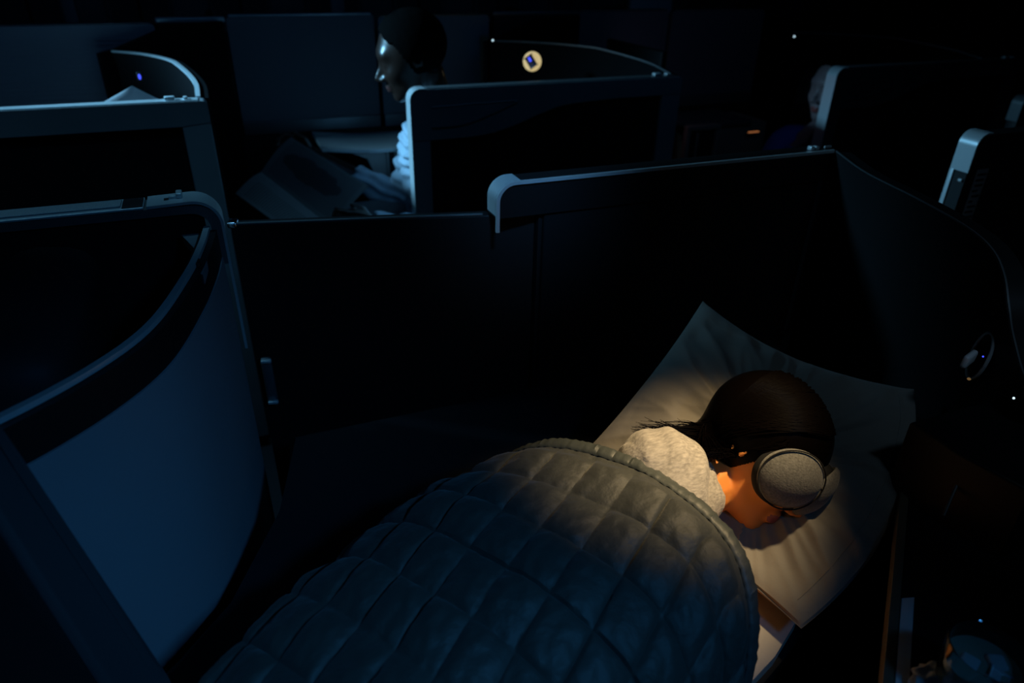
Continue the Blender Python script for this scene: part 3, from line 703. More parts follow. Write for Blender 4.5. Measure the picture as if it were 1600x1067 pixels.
# ================================================================== NEAR ROW
# ---- near left screen with lit top rail
NL = thing('privacy_screen', 'near left privacy screen with a pale textured top rail and a small latch', 'screen', (-.6, 1.33, 0))
zt = CZ - .40; ya, yb = 1.30, 1.358
bm = bmesh.new(); poly = [(-1.5, .05), (-1.5, zt - .006)] + arc(-.03 - .045, zt - .006 - .045, .045, 90, 0, 10) + [(-.03, zt - .12), (-.055, zt - .12)] + arc(-.03 - .05, zt - .05, .03, 0, 90, 6)[0:7] + [(-1.45, zt - .02), (-1.45, .05)]
prism(bm, poly, ya, yb); link('screen_frame', bm, trimd, NL)
bm = bmesh.new(); bx(bm, -1.45, -.06, ya + .012, yb - .012, .05, zt - .022, .001); link('inset_panel', bm, fabd, NL)
bm = bmesh.new(); bent_strip(bm, [(-.145, zt)] + arc(-.03 - .045, zt - .045, .047, 90, 0, 12) + [(-.028, zt - .30)], ya - .001, yb + .001, .005); link('corner_cap', bm, trim, NL)
bm = bmesh.new(); bx(bm, -1.5, -.150, ya - .001, yb + .001, zt - .005, zt - .001, .001); link('top_rail', bm, trim, NL)
bm = bmesh.new(); bx(bm, -1.5, -.185, ya + .010, yb - .010, zt - .0008, zt + .0022, .001); link('rail_insert', bm, strapm, NL, label='textured strip set into the rail')
bm = bmesh.new(); bx(bm, -.183, -.151, ya + .004, yb - .004, zt - .0008, zt + .0006, .0003); link('rail_recess', bm, dark, NL)
lx = at(268, 308, z=zt).x
bm = bmesh.new(); bx(bm, lx - .012, lx + .016, 1.322, 1.336, zt + .0003, zt + .001); lt = link('latch_slot', bm, dark, NL)
bm = bmesh.new(); bx(bm, lx + .008, lx + .018, 1.324, 1.350, zt + .001, zt + .010, .002); bx(bm, lx - .004, lx + .012, 1.326, 1.333, zt + .001, zt + .006, .001); link('latch', bm, trim, NL)

# ---- near left shell
nplan = cr([(-.040, 1.295), (-.052, 1.20), (-.075, 1.08), (-.118, .93), (-.180, .83), (-.268, .745), (-.36, .69), (-.5, .63)], 10)
nplan = [(p[0], p[1]) for p in nplan]
NS = thing('seat_shell', 'near left curved seat shell with a large blue-lit outer panel', 'seat shell', (-.15, 1.0, 0))
bm = bmesh.new(); plan_wall(bm, nplan, CZ - 1.16, CZ - .505, -.03, 0); link('outer_panel', bm, shellb, NS, label='smooth blue-grey outer panel')
bm = bmesh.new(); plan_wall(bm, nplan, CZ - .504, CZ - .452, -.028, -.002); link('dark_band', bm, dark, NS)
bm = bmesh.new(); plan_wall(bm, nplan, CZ - .451, CZ - .444, -.010, -.012); link('top_trim', bm, trim, NS)
bm = bmesh.new(); plan_wall(bm, nplan, .02, CZ - 1.161, -.03, -.03); link('lower_wall', bm, dark, NS)
bm = bmesh.new(); f0 = [(-.050, 1.292), (-.056, 1.20), (-.068, 1.10), (-.080, 1.12), (-.080, 1.22), (-.10, 1.292)]; plan_prism(bm, f0[::-1], CZ - .470, CZ - .4535); link('corner_filler', bm, frame, NS)
bm = bmesh.new(); obox(bm, (-.074, 1.14, CZ - .449), (1, 0, 0), (0, 1, 0), (0, 0, 1), .007, .022, .007, .001); link('catch', bm, dark, NS)
# slanted jamb, lower left foreground
JB = NS
p1 = at(-40, 640, t=.00062); p2 = at(20, 735, t=.00062); p3 = at(244, 1067, t=.00068); p4 = at(263, 1096, t=.00068)
def quad_slab(bm, pts, th):
    pts = [Vector(p) for p in pts]; n = (pts[1] - pts[0]).cross(pts[2] - pts[0]).normalized()
    if n.y < 0: n = -n
    f = [bm.verts.new(p) for p in pts]; g = [bm.verts.new(p + n * th) for p in pts]
    bm.faces.new(f); bm.faces.new(g[::-1])
    for i in range(len(pts)): bm.faces.new((f[i], f[(i + 1) % len(pts)], g[(i + 1) % len(pts)], g[i]))
q1, q2, q3 = at(-75, 700, t=.00061), at(-30, 790, t=.0006), at(170, 1100, t=.00066)
bm = bmesh.new(); quad_slab(bm, [p1, p2, p3, p4, q3, q2, q1], .012); bmesh.ops.bevel(bm, geom=bm.edges[:], offset=.002, segments=2, affect='EDGES'); link('edge_band', bm, mat('jamb_grey', (.03, .033, .036), .55, spec=.15), JB)
bm = bmesh.new(); quad_slab(bm, [q1 + Vector((0, .002, 0)), q2 + Vector((0, .002, 0)), q3 + Vector((0, .002, 0)), at(-120, 1110, t=.0006), at(-160, 700, t=.0006)], .008); link('end_panel', bm, dark, JB)

seat(-.42, 1.02, 'black seat with rounded headrest behind the near left screen', z0=.50, hw=.2)

# ---- sleeper's suite: aisle door, fixed wall, screen
DR = thing('suite_door', 'black sliding suite door with a slim pull handle', 'door', (.25, 1.28, 0))
zd = CZ - .474
bm = bmesh.new(); plan_prism(bm, [(-.018, 1.385), (.56, 1.262), (.563, 1.292), (-.012, 1.415)], .02, zd - .004, .004); link('door_panel', bm, dark, DR)
bm = bmesh.new(); plan_prism(bm, [(-.020, 1.384), (.455, 1.283), (.458, 1.289), (-.018, 1.392)], zd - .0035, zd, .001); link('top_edge', bm, trimd, DR)
bm = bmesh.new(); obox(bm, (-.014, 1.396, zd - .004), (1, -.2, 0), (.2, 1, 0), (0, 0, 1), .018, .03, .012, .004); link('corner_tip', bm, chrome, DR)
hp0 = at(404, 562, y=1.362); hp1 = at(420, 630, y=1.362); hx = (hp0.x + hp1.x) / 2 + .012
bm = bmesh.new(); obox(bm, (hx, 1.366, (hp0.z + hp1.z) / 2), (1, -.21, 0), (.21, 1, 0), (0, 0, 1), .022, .012, hp0.z - hp1.z, .005); hd = link('handle', bm, trimd, DR, label='slim grey pull handle')
for zz in (hp0.z - .004, hp1.z + .004):
    bm = bmesh.new(); obox(bm, (hx, 1.357, zz), (1, -.21, 0), (.21, 1, 0), (0, 0, 1), .021, .010, .007, .002); link('handle_end', bm, trim, hd)
FW = thing('partition', 'black fixed lower wall under the long front screen', 'partition', (.95, 1.26, 0))
bm = bmesh.new(); bx(bm, .575, 1.285, 1.245, 1.285, .02, CZ - .4755, .004); link('wall_panel', bm, fabd, FW)
bm = bmesh.new(); bx(bm, .564, .573, 1.25, 1.285, .02, CZ - .477, .001); link('edge_strip', bm, dark, FW)

FS = thing('privacy_screen', 'long black privacy screen with a bright rounded corner cap above the sleeper', 'screen', (.9, 1.25, 0))
x0, x1 = .468, 1.29; r = .04; ya, yb = 1.236, 1.29
bm = bmesh.new(); prism(bm, [(x0 + .002, zt - .073)] + arc(x0 + r, zt - .004 - r, r - .002, 180, 90, 10) + [(x1, zt - .004), (x1, zt - .073)], ya + .004, yb - .002); link('screen_panel', bm, dark, FS)
bm = bmesh.new(); bent_strip(bm, [(x0, zt - .068)] + arc(x0 + r, zt - r, r, 180, 90, 14) + [(x0 + .052, zt)], ya + .008, yb, .004); link('corner_cap', bm, trim, FS, label='brushed metal corner cap')
bm = bmesh.new(); bent_strip(bm, [(x0, zt - .100)] + arc(x0 + r, zt - r, r, 180, 90, 14) + [(x1 + .01, zt)], ya, ya + .0065, .0065); link('edge_trim', bm, trim, FS, label='pale metal edge trim')
bm = bmesh.new(); bx(bm, x0 + .054, x1, ya + .009, yb, zt - .004, zt - .0015, .001); link('top_insert', bm, dark, FS)
cc = at(1268, 231, z=zt)
for a_, b_, y_, w_, h_ in ((-.018, -.008, .014, .014, .008), (-.003, .007, .014, .014, .007), (.03, .05, .022, .004, .004)):
    bm = bmesh.new(); bx(bm, cc.x + a_, cc.x + b_, ya + y_, ya + y_ + w_, zt - .0014, zt + h_, min(.002, w_ * .3)); link('latch', bm, trim, FS)

# curved shell around the sleeper's head
sp3 = [Vector((1.30, 1.235, CZ - .404)), at(1350, 270, z=CZ - .402), at(1430, 311, z=CZ - .402), at(1508, 356, z=CZ - .405), at(1548, 392, t=.00103), at(1566, 432, t=.00100), at(1573, 480, t=.00098), at(1581, 530, t=.00097), at(1602, 600, t=.00095), at(1650, 690, t=.00093)]
sp3 = cr(sp3, 8); splan = [(p[0], p[1]) for p in sp3]; print('shell', [tuple(round(float(q), 3) for q in p) for p in sp3[::8]])
SS = thing('seat_shell', 'black curved seat shell around the head end of the sleeper\'s bed', 'seat shell', (1.2, .9, 0))
zf = lambda u: float(sp3[int(round(u * (len(sp3) - 1)))][2])
bm = bmesh.new(); plan_wall(bm, splan, .02, zf, .035); link('shell_wall', bm, dark, SS)
bm = bmesh.new(); plan_wall(bm, splan, lambda u: zf(u) + .0005, lambda u: zf(u) + .003, .003, .001); link('top_trim', bm, trimd, SS)

# next screen behind, with placard
RS = thing('privacy_screen', 'black privacy screen at the right edge with pale end cap and placard', 'screen', (2.2, 1.25, 0))
zr = CZ - .395
xr = at(1585, 222, z=zr).x
bm = bmesh.new(); prism(bm, [(xr, .05)] + arc(xr + .035, zr - .039, .033, 180, 90, 8) + [(xr + .9, zr - .004), (xr + .9, .05)], 1.236, 1.28); link('screen_panel', bm, dark, RS)
bm = bmesh.new(); bent_strip(bm, [(xr - .002, zr - .10)] + arc(xr + .033, zr - .035, .035, 180, 90, 12) + [(xr + .045, zr)], 1.232, 1.284, .004); link('end_cap', bm, trim, RS)
bm = bmesh.new(); bx(bm, xr - .003, xr, 1.272, 1.284, zr - .33, zr - .10, .001); link('edge_trim', bm, trim, RS)
bm = bmesh.new(); bx(bm, xr - .006, xr, 1.240, 1.25, zr - .125, zr - .118, .001); link('latch', bm, trim, RS)
pm = mat('placard_grey', (.26, .28, .30), .6)
bm = bmesh.new(); bx(bm, xr + .036, xr + .078, 1.2335, 1.2358, zr - .25, zr - .095, .0008); pl_ = link('placard', bm, pm, RS, label='small grey placard')
for i, (a, b) in enumerate(((.04, .074), (.04, .07), (.043, .072), (.04, .06), (.045, .074), (.04, .055), (.042, .073), (.04, .07), (.046, .074))):
    bm = bmesh.new(); bx(bm, xr + a, xr + b, 1.2330, 1.2336, zr - .112 - i * .0145, zr - .106 - i * .0145); link('print_line', bm, dark, pl_)
c = at(1606, 164, t=.0024); t = thing('end_cap', 'small pale screen corner at the right edge above the placard', 'screen', (c.x, c.y, 0))
bm = bmesh.new(); bent_strip(bm, [(c.x - .03, c.z - .06)] + arc(c.x, c.z - .0, .03, 180, 90, 8) + [(c.x + .3, c.z + .03)], c.y, c.y + .045, .004); link('cap', bm, trimd, t)
bm = bmesh.new(); bx(bm, c.x - .024, c.x + .3, c.y + .002, c.y + .043, .02, c.z + .004, .002); link('panel', bm, dark, t)

# ---- reading light paddle on the sleeper's shell
rc = at(1531, 556, t=.00103)
RL = thing('reading_light', 'oval bedside reading light with a flipped-out paddle by the pillow', 'reading light', rc)
axn = Vector((-.80, .52, .15)).normalized(); upv = Vector((.05, .1, 1)); upv = (upv - axn * upv.dot(axn)).normalized(); sd = axn.cross(upv)
bm = bmesh.new(); ring = []
for k in range(33):
    a = 2 * PI * k / 32; ring.append(rc + upv * .040 * math.cos(a) + sd * .026 * math.sin(a))
tube(bm, ring, .0028, 8, caps=False); link('bezel', bm, trim, RL)
bm = bmesh.new(); L = [[rc - axn * .004 + (upv * .038 * math.cos(2 * PI * k / 32) + sd * .025 * math.sin(2 * PI * k / 32)) * s for k in range(32)] for s in (1, .6, .2)]; V = grid(bm, L, closev=True); bm.faces.new(V[-1]); bmesh.ops.solidify(bm, geom=bm.faces[:], thickness=.003); link('back_plate', bm, dark, RL)
pd = (at(1512, 572, t=.00098) - at(1538, 552, t=.00103)); pn = pd.normalized(); e2 = upv.cross(pn).normalized(); e3 = pn.cross(e2)
bm = bmesh.new(); obox(bm, rc + pd * .35 + axn * .008, pn, e3, e2, .048, .022, .010, .0046); link('paddle', bm, mat('pale_paddle', (.85, .88, .9), .4), RL)
bm = bmesh.new(); ell(bm, at(1536, 557, t=.00096), (.0013,) * 3, seg=10); link('indicator', bm, led_blue, RL)
bm = bmesh.new(); ell(bm, at(1514, 592, t=.00102), (.003, .003, .002), seg=10); link('lens', bm, mat('warm_lens', (.2, .12, .05), .3, emit=(1, .55, .2), es=.12), RL)

# ---- side console on the right with strip, table, glass
CN = thing('side_table', 'black side console along the bed with a metal edge strip', 'console', (.9, .3, 0))
zc = CZ - .72
e0 = Vector((.92, .585)); e1 = Vector((.575, .299)); dd = (e0 - e1).normalized(); nn = Vector((dd.y, -dd.x))
def off(p, a, b): q = p + dd * a + nn * b; return (q.x, q.y)
bm = bmesh.new(); plan_prism(bm, [off(e1, -.25, .012), off(e0, .05, .012), off(e0, .12, .20), off(e1, -.25, .30)], zc - .03, zc, .003); link('table_top', bm, dark, CN)
bm = bmesh.new(); plan_prism(bm, [off(e1, -.25, 0), off(e0, .0, 0), off(e0, .0, .0115), off(e1, -.25, .0115)], zc - .02, zc + .004, .001); link('edge_strip', bm, bronze, CN)
bm = bmesh.new(); plan_prism(bm, [off(e1, -.25, .0125), off(e1, .155, .0125), off(e1, .165, .027), off(e1, -.25, .027)], zc + .0003, zc + .0035, .0008); link('metal_plate', bm, mat('pale_plate', (.8, .84, .86), .4, .2), CN, label='pale metal plate beside the strip')
bm = bmesh.new(); plan_prism(bm, [off(e1, -.25, .03), off(e0, .04, .03), off(e0, .10, .19), off(e1, -.25, .28)], .02, zc - .0305); link('cabinet', bm, dark, CN)
# slim closet handle on the shell side
ha = at(1499, 748, t=.00090); hb = at(1474, 806, t=.00088)
HC = thing('stowage_cabinet', 'black stowage door with a thin vertical handle right of the pillow', 'cabinet', ((ha.x + hb.x) / 2 + .03, ha.y, 0))
hd_ = (hb - ha)
bm = bmesh.new(); tube(bm, [ha.lerp(hb, k / 6) for k in range(7)], .0022, 8); 
hh = link('handle', bm, trimd, HC, label='thin vertical metal handle'); bm = bmesh.new(); ell(bm, ha, (.0036,) * 3, seg=12); link('handle_tip', bm, chrome, hh)
hx_, hy_ = (ha.x + hb.x) / 2, (ha.y + hb.y) / 2
bm = bmesh.new(); plan_prism(bm, [(hx_ + .012, hy_ + .10), (hx_ + .012, hy_ + .02), (hx_ + .03, hy_ - .07), (hx_ + .2, hy_ - .07), (hx_ + .2, hy_ + .10)], zc + .001, CZ - .60, .006); link('cabinet_body', bm, dark, HC)
# curved glints at far right: control pod
gc = at(1592, 622, t=.00092); CP = thing('control_pod', 'dark rounded control pod with a glowing bead as glint at the right edge', 'control', gc)
bm = bmesh.new(); ell(bm, gc + Vector((.045, -.01, .012)), (.04, .03, .05), seg=24); link('pod', bm, mat('glossy_black', (.01, .012, .02), .12), CP)
bm = bmesh.new(); ell(bm, at(1584, 622, t=.00088), (.0016,) * 3, seg=10); link('lens', bm, glint_white, CP)  # reflected glint on the pod imitated by a glowing bead

# glass
gb = at(1535, 1040, z=zc + .06); gz = zc + .0005
GL = thing('drinking_glass', 'glass tumbler with an iced drink at the bottom right', 'glass', (gb.x, gb.y, gz))
bm = bmesh.new(); V = lathe(bm, [(.0005, 0), (.030, 0), (.034, .004), (.0375, .04), (.040, .084), (.0395, .0855), (.0375, .084), (.0350, .04), (.031, .010), (.0005, .008)], (gb.x, gb.y, gz), seg=48)
bm.faces.new(V[0]); bm.faces.new(V[-1]); link('tumbler', bm, glassm, GL)
bm = bmesh.new(); V = lathe(bm, [(.0005, .0085), (.0305, .0105), (.0345, .04), (.0362, .062), (.0005, .063)], (gb.x, gb.y, gz), seg=40); bm.faces.new(V[0]); bm.faces.new(V[-1]); link('drink', bm, waterm, GL)
for i, (dx, dy, dz, a) in enumerate(((-.012, .008, .058, .4), (.014, -.004, .060, 1.1), (.0, -.016, .056, 2.0), (.006, .016, .052, .2))):
    bm = bmesh.new(); obox(bm, (gb.x + dx, gb.y + dy, gz + dz), (math.cos(a), math.sin(a), .2), (-math.sin(a), math.cos(a), 0), (0, -.2, 1), .018, .018, .014, .003); link('ice_cube', bm, icem, GL)
nb = at(1452, 1060, z=zc + .012); NP = thing('napkin', 'crumpled white napkin left of the glass', 'napkin', (nb.x, nb.y, zc))
bm = bmesh.new(); r_ = bmesh.ops.create_icosphere(bm, subdivisions=4, radius=1)
for v in bm.verts: 
    q = v.co.copy(); k_ = 1 + .45 * noise.noise(q * 2.3); v.co = Vector((nb.x + q.x * .022 * k_, nb.y - .004 + q.y * .018 * k_, max(zc + .0045, zc + .014 + q.z * .013 * k_)))
link('napkin_cloth', bm, napm, NP)

# ================================================================== BED
ZB = CZ - .85
BD = thing('bed', 'black lie-flat seat bed the sleeper lies on', 'bed', (.5, .8, 0))
bp = [(-.22, .30), (.3, .35), (.50, .408), (.66, .472), (.90, .60), (1.08, .72), (1.13, .86), (1.20, 1.05), (1.22, 1.22), (.02, 1.22), (-.01, 1.0), (-.10, .82), (-.20, .74)]
bm = bmesh.new(); plan_prism(bm, bp, ZB - .10, ZB - .0205, .012); link('mattress', bm, seatm, BD)
bm = bmesh.new(); plan_prism(bm, [(p[0] * .97 + .02, (p[1] - .8) * .96 + .8) for p in bp], .02, ZB - .101); link('bed_base', bm, dark, BD)
TP = thing('mattress_topper', 'cream mattress topper with its corner showing past the quilt', 'bedding', (.5, .7, ZB - .02))
tp = [(.42, .392), (.50, .418), (.585, .448), (.655, .485), (.72, .53), (.88, .64), (1.0, .78), (1.02, .95), (.6, .90), (.45, .70)]
bm = bmesh.new(); plan_prism(bm, tp, ZB - .020, ZB, .006); link('topper', bm, sheetm, TP)

# ---- pillow
PW = thing('pillow', 'large white pillow under the sleeping person\'s head', 'pillow', (.8, .72, ZB))
hcen = at(1192, 704, t=.00101)
PA = at(1098, 470, t=.00126); PB = at(1428, 608, t=.00113); PC = at(1252, 982, t=.000875); PD = at(950, 672, t=.00112)
PD = Vector((.50, .88, ZB + .05))
bm = bmesh.new(); ptop = pillow_mesh(bm, PA, PB, PC, PD, .062, dent=[((hcen.x + .02, hcen.y + .03), .10, .035), ((hcen.x - .05, hcen.y - .09), .07, .030)], n=120, wr=.012, corner=.10, bc=.060, ab=.035, radial=(hcen.x, hcen.y))
seam_pts = [ptop[112][k] + Vector((0, 0, .0004)) for k in range(6, 116, 2)]
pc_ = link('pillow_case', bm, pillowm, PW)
bm = bmesh.new(); tube(bm, seam_pts, .0007, 6); link('seam', bm, pillowm, pc_)
print('pillow', PA, PB, PC, PD, 'head', hcen)

# ---- sleeper
SL = thing('person', 'person asleep on one side with an eye mask under the quilt', 'person', (.45, .66, ZB))
view = ray(1203, 706).normalized()
ir = (Rn - view * Rn.dot(view)).normalized(); idn = view.cross(ir)
U = (ir * .70 - idn * .66 - view * .15).normalized()
Fv = (idn * .88 + ir * .42 - view * .14)
xf3, inv3, Rm3 = head_xf(hcen, U, Fv, .94)
bm = bmesh.new(); add_head(bm, xf3, True)
shR3 = Vector((.508, .668, CZ - .678)); shL3 = Vector((.47, .66, CZ - .80)); chest = Vector((.42, .65, CZ - .745))
nk = xf3(Vector((-.02, 0, -.075)))
chain(bm, [(nk, .050), (nk.lerp(chest + Vector((.08, 0, .0)), .6), .050), (chest + Vector((.06, 0, .01)), .065)])
chain(bm, [(chest, .10), (Vector((.2, .59, CZ - .76)), .085), (Vector((.02, .54, CZ - .76)), .09)])
chain(bm, [(shR3, .052), (chest + Vector((.04, 0, 0)), .075)])
elS = Vector((.42, .52, CZ - .765)); hpos = at(1098, 950, t=.00089); wrS = elS.lerp(hpos, .75)
chain(bm, [(shR3, .048), (elS, .038), (wrS, .026)]); hand(bm, wrS, hpos - elS, (0, -.3, 1), .88, .45, -1)
elT = Vector((.46, .56, ZB + .045)); wrT = Vector((.52, .54, ZB + .035)); chain(bm, [(shL3, .045), (elT, .036), (wrT, .024)])
for s, kx in ((.0, .0), (.07, .05)):
    chain(bm, [(Vector((.02, .54 + s * .2, CZ - .765)), .078), (Vector((-.20, .40 + s * .5, CZ - .785)), .050), (Vector((-.42, .52 + s * .5, CZ - .80)), .036), (Vector((-.50, .47 + s * .5, CZ - .81)), .026)])
bm = remesh(bm, .0035, 3); paint_lips(bm, inv3); link('body', bm, [skin, lipm], SL)
# sweater
bm = bmesh.new()
chain(bm, [(chest + Vector((.045, 0, .005)), .098), (chest, .108), (Vector((.2, .59, CZ - .76)), .090), (Vector((.06, .55, CZ - .76)), .094)], 22)
chain(bm, [(shR3 + Vector((.004, -.004, .0)), .072), (elS, .050), (elS.lerp(wrS, .7), .036)], 20); chain(bm, [(shR3, .066), (chest + Vector((.05, 0, .01)), .09)], 20)
chain(bm, [(chest + Vector((.06, 0, .0)), .085), (nk.lerp(chest + Vector((.06, 0, 0)), .45), .060)], 20)
bm = remesh(bm, .004, 4)
for v in bm.verts:
    p = v.co; v.co += v.normal * (.0012 * noise.noise(p * 30) + .003 * noise.noise(p * 11) + .0022 * math.sin((p.x * .8 - p.y * .4) * 130 + 4 * noise.noise(p * 12)) * (1 if p.x > .47 else .2))
link('sweater', bm, knit, SL)
# hair
bm = bmesh.new()
hair_cap(bm, xf3, .008, lambda p: (p[0] < .080 + .35 * (p[2] - .05) if p[2] > .045 else p[0] < .026 + .6 * max(p[2], -.05)) , ext=[((-.055, 0, -.05), (.055, .066, .075)), ((-.024, 0, .028), (.098, .083, .092))], nu=200, nv=150)
rng = random.Random(8)
def strand(p0, p1, p2, p3, r=.0022, seg=5):
    P = []
    for k in range(13):
        t_ = k / 12; P.append(p0 * (1 - t_) ** 3 + p1 * 3 * t_ * (1 - t_) ** 2 + p2 * 3 * t_ ** 2 * (1 - t_) + p3 * t_ ** 3)
    tube(bm, P, [r * (1 - .75 * k / 12) for k in range(13)], seg)
def capdir(d, g=1.0):
    d = d.normalized(); r_ = 1 / math.sqrt((d.x / .109) ** 2 + (d.y / .090) ** 2 + (d.z / .102) ** 2)
    return xf3(Vector((-.016, 0, .030)) + d * r_ * g)
for k in range(420):      # combed from the parting back over the side of the head, then trailing over the pillow
    u0 = rng.random(); d0 = Vector((.95 - 1.5 * u0, -.15 - .3 * rng.random(), .75 + .2 * rng.random())); dm = Vector((.15 - .6 * u0, -1, .15 + .3 * rng.random())); d1 = Vector((-.35 - .5 * rng.random(), -.75, -.55 - .35 * rng.random()))
    P = []
    for q in range(9):
        t_ = q / 8; P.append(capdir((d0 * (1 - t_) ** 2 + dm * 2 * t_ * (1 - t_) + d1 * t_ * t_), 1.0 + rng.uniform(-.004, .006)))
    n_ = xf3(Vector((-.04, -.07, -.10))) 
    a = rng.random(); tgt = at(rng.uniform(985, 1090), rng.gauss(672, 8), t=.00102) if a > .45 else at(rng.uniform(1080, 1140), rng.gauss(708, 7), t=.00096)
    e_ = P[-1]; m1 = e_ + (e_ - P[-2]).normalized() * .03; m2 = tgt.lerp(m1, .5) + Vector((0, 0, rng.uniform(-.002, .010)))
    if k % 3 == 0 or a > .2:
        for q in range(1, 11):
            t_ = q / 10; P.append(e_ * (1 - t_) ** 3 + m1 * 3 * t_ * (1 - t_) ** 2 + m2 * 3 * t_ ** 2 * (1 - t_) + tgt * t_ ** 3)
    r0 = rng.uniform(.0010, .0022)
    tube(bm, P, [r0 * (1 - .8 * (q / (len(P) - 1)) ** 1.5) for q in range(len(P))], 4)
for k in range(70):       # loose locks over the ear and jaw
    d0 = Vector((.45 + .2 * rng.random(), -1, .30 * rng.random())); dm = Vector((.30, -1.0, -.25)); d1 = Vector((-.10 + .25 * rng.random(), -.9, -.75))
    P = []
    for q in range(9):
        t_ = q / 8; P.append(capdir((d0 * (1 - t_) ** 2 + dm * 2 * t_ * (1 - t_) + d1 * t_ * t_), .99 - .05 * t_ + rng.uniform(-.01, .01)))
    tgt = at(rng.uniform(1095, 1135), rng.gauss(712, 5), t=.00096); e_ = P[-1]
    for q in range(1, 7): P.append(e_.lerp(tgt, q / 6) + Vector((0, 0, .004 * math.sin(q / 6 * PI))))
    r0 = rng.uniform(.0009, .0018); tube(bm, P, [r0 * (1 - .8 * (q / (len(P) - 1))) for q in range(len(P))], 4)
link('hair', bm, hairm, SL, recalc=False)
# sleep mask
mk = bmesh.new(); lin = bmesh.new(); pipe = bmesh.new()
def mask_pt(az, el, h):
    d = np.array([math.cos(el) * math.cos(az), math.cos(el) * math.sin(az), math.sin(el)])
    # smooth support ellipsoid around the face
    rr = 1 / math.sqrt((d[0] / .100) ** 2 + (d[1] / .082) ** 2 + (d[2] / .105) ** 2)
    return xf3(Vector(d * (rr + h)) + Vector((.0, 0, .008)))
for s in (-1, 1):
    for b_, h0, sc_ in ((mk, .014, 1.0), (lin, .004, 1.14)):
        rows = []
        for i in range(15):
            q = i / 14; row = []
            for k in range(48):
                a = 2 * PI * k / 48; ra = .52 * sc_ * q; re = .50 * sc_ * q
                az = s * (.74 if s < 0 else .18) + ra * math.cos(a); el = (.02 if b_ is mk else -.05) + re * math.sin(a)
                h = h0 + .010 * (1 - q ** 2.5) - (.003 if q > .97 else 0)
                row.append(mask_pt(az, el, h))
            rows.append(row)
        back = []
        for q in (1.0, .5, .05):
            back.append([mask_pt(s * (.74 if s < 0 else .18) + .52 * sc_ * q * math.cos(2 * PI * k / 48), .02 + .50 * sc_ * q * math.sin(2 * PI * k / 48), h0 - .006 if b_ is mk else -.012) for k in range(48)])
        V = grid(b_, rows + back, closev=True); b_.faces.new(V[0]); b_.faces.new(V[-1])
    if s < 0: tube(pipe, [mask_pt(s * (.74 if s < 0 else .18) + .49 * math.cos(2 * PI * k / 48), .02 + .472 * math.sin(2 * PI * k / 48), .0185) for k in range(49)], .0011, 6)
SM = link('sleep_mask', mk, maskm, SL, label='grey marl padded eye mask'); link('mask_lining', lin, maskk, SM, label='black mask lining')
link('stitching', pipe, maskk, SM)

# ---- quilt
QT = thing('quilt', 'grey-green diamond-stitched quilt pulled over the sleeper\'s shoulder', 'quilt', (.2, .6, ZB))
L_ = .066
def sec(s):
    """centre y, half width, height at body station s (x)"""
    xs = [-.5, -.25, 0, .2, .35, .46, .55, .65]
    cy = np.interp(s, xs, [.36, .41, .515, .585, .62, .640, .635, .60]); hw = np.interp(s, xs, [.20, .215, .225, .235, .24, .24, .23, .19]); hh = np.interp(s, xs, [.09, .12, .165, .185, .20, .215, .20, .12])
    return cy, hw, hh
def sec_curve(s):
    cy, hw, hh = sec(s); ys = np.linspace(-.42, .42, 169); z = []
    for y in ys:
        q = abs(y) / (hw if y < 0 else hw * 1.12); e = max(0, 1 - q ** 3.6) ** .62
        z.append(hh * e + .012)
    z = np.convolve(np.pad(z, 5, 'edge'), np.ones(11) / 11, 'valid')
    arc_ = np.concatenate([[0], np.cumsum(np.hypot(np.diff(ys), np.diff(z)))]); arc_ -= arc_[84]
    return cy, ys, z, arc_
cache = {}
def qpos(s, wv):
    k = round(s, 3)
    if k not in cache: cache[k] = sec_curve(k)
    cy, ys, z, ar = cache[k]
    y = np.interp(wv, ar, ys); zz = np.interp(wv, ar, z)
    yy = cy - y   # positive w goes to the near side
    yy = min(yy, 1.15)
    return Vector((s, yy, ZB + zz))
ang = math.atan2(.89, .45); e1v = np.array([math.cos(ang), math.sin(ang)]); e2v = np.array([-math.sin(ang), math.cos(ang)])  # (s, w)
# cloth coords a along hem (e1), b away from hem (e2 toward feet)
O = np.array([.418, -.055])     # a point of the hem on top of the body (s, w)
def cloth(a, b):
    sw = O + e1v * a + e2v * b; s = float(np.clip(sw[0], -.62, .70)); wv = float(sw[1])
    return s, wv
NA, NB = 250, 300; a0, a1 = -.28, .40; b1 = .80
rows = []
for i in range(NA + 1):
    a = a0 + (a1 - a0) * i / NA; row = []
    for j in range(NB + 1):
        b = b1 * j / NB
        bend = .018 * math.sin(a * 9 + 1)        # hem is not ruler straight
        back = 2.6 * max(0, a - .16) ** 2 * max(0, 1 - b * 1.6)
        s, wv = cloth(a, b - bend * max(0, 1 - b * 4) + back)
        row.append(qpos(s, wv))
    rows.append(row)
def fold(p):
    n1 = noise.noise(Vector((p.x * 4.2 + 3, p.y * 4.2, 1.3))); n2 = noise.noise(Vector((p.x * 9, p.y * 13 + p.x * 4, 5.1)))
    return .016 * n1 + .006 * n2
def puff(a, b):
    aa = (a / L_ + .02); bb = ((b - .018) / L_)
    fa = abs(math.sin(PI * aa)); fb = abs(math.sin(PI * bb))
    return (min(1, fa * 1.15) * min(1, fb * 1.15)) ** .30
P0 = rows; P1 = []
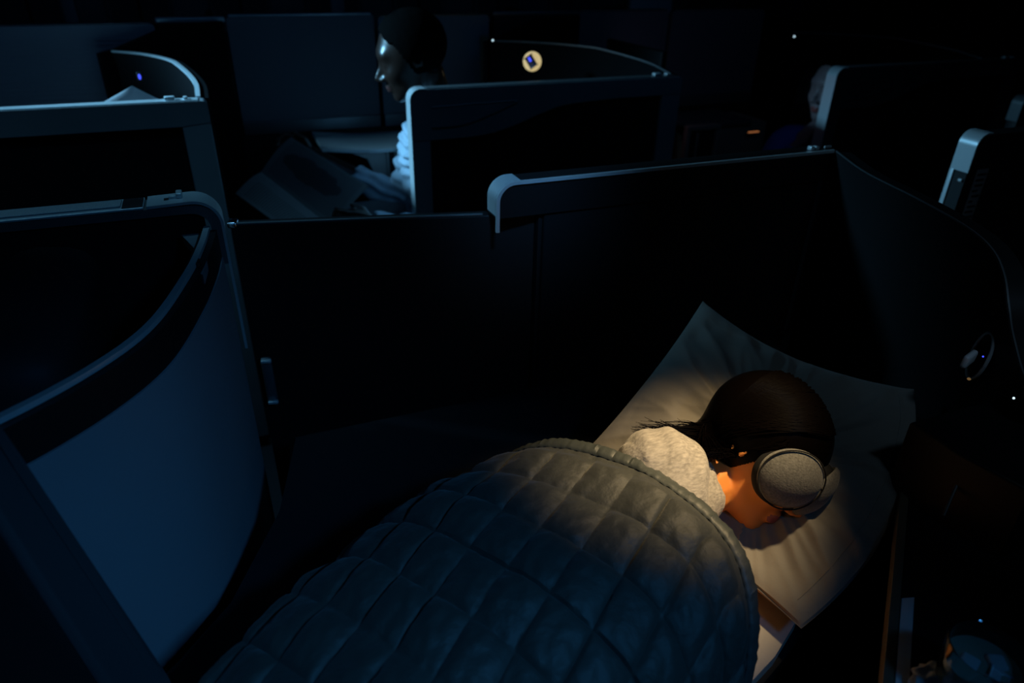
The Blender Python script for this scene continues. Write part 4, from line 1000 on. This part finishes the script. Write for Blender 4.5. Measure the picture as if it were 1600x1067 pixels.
for i in range(NA + 1):
    row = []
    for j in range(NB + 1):
        p = P0[i][j]
        du = P0[min(i + 1, NA)][j] - P0[max(i - 1, 0)][j]; dv = P0[i][min(j + 1, NB)] - P0[i][max(j - 1, 0)]
        n = du.cross(dv); n = n.normalized() if n.length > 1e-9 else Vector((0, 0, 1))
        if n.z < 0: n = -n
        a = a0 + (a1 - a0) * i / NA; b = b1 * j / NB
        ka, kb = math.floor(a / L_ + .02), math.floor((b - .018) / L_); rc1 = math.sin(ka * 12.9898 + kb * 78.233) * 43758.5453; rc1 -= math.floor(rc1); rc2 = (rc1 * 97.3) % 1.0
        la, lb = (a / L_ + .02) - ka - .5, (b - .018) / L_ - kb - .5; pf = puff(a, b) * min(1, max(0, (b - .012) / .02))
        h = .0115 * pf + pf * ((rc1 - .5) * .010 * la + (rc2 - .5) * .012 * lb) + fold(p) + .0018 * noise.noise(Vector((a * 60, b * 60, 3)))
        q = p + n * (h + .004); q.z = max(q.z, ZB + .004); row.append(q)
    P1.append(row)
bm = bmesh.new(); V = grid(bm, P1)
bot = [[q - Vector((0, 0, .0035)) for q in row] for row in P1]; W_ = grid(bm, bot)
for i in range(NA):
    for j in (0, NB): bm.faces.new((V[i][j], V[i + 1][j], W_[i + 1][j], W_[i][j]))
for j in range(NB):
    for i in (0, NA): bm.faces.new((V[i][j], V[i][j + 1], W_[i][j + 1], W_[i][j]))
link('quilt_cover', bm, quiltm, QT)
# binding along the hem
def ribbon(path, wdir, width, th, name, m, parent):
    bm = bmesh.new(); L = []
    for p, wd, n in path:
        sec_ = [p - wd * width * .5 * math.cos(2 * PI * k / 12) + n * th * math.sin(2 * PI * k / 12) for k in range(12)]; L.append(sec_)
    V = grid(bm, L, closev=True); bm.faces.new(V[0]); bm.faces.new(V[-1][::-1]); return link(name, bm, m, parent)
path = []
for i in range(0, NA + 1, 2):
    p = P1[i][1]; wd = (P1[i][4] - P1[i][0]); wd.normalize(); du = (P1[min(i + 2, NA)][2] - P1[max(i - 2, 0)][2]); n = du.cross(wd).normalized()
    if n.z < 0: n = -n
    path.append((p + n * .001 + n * .001 * math.sin(i * 1.3), wd, n))
ribbon(path, None, .021, .0036, 'hem_binding', hemm, QT)
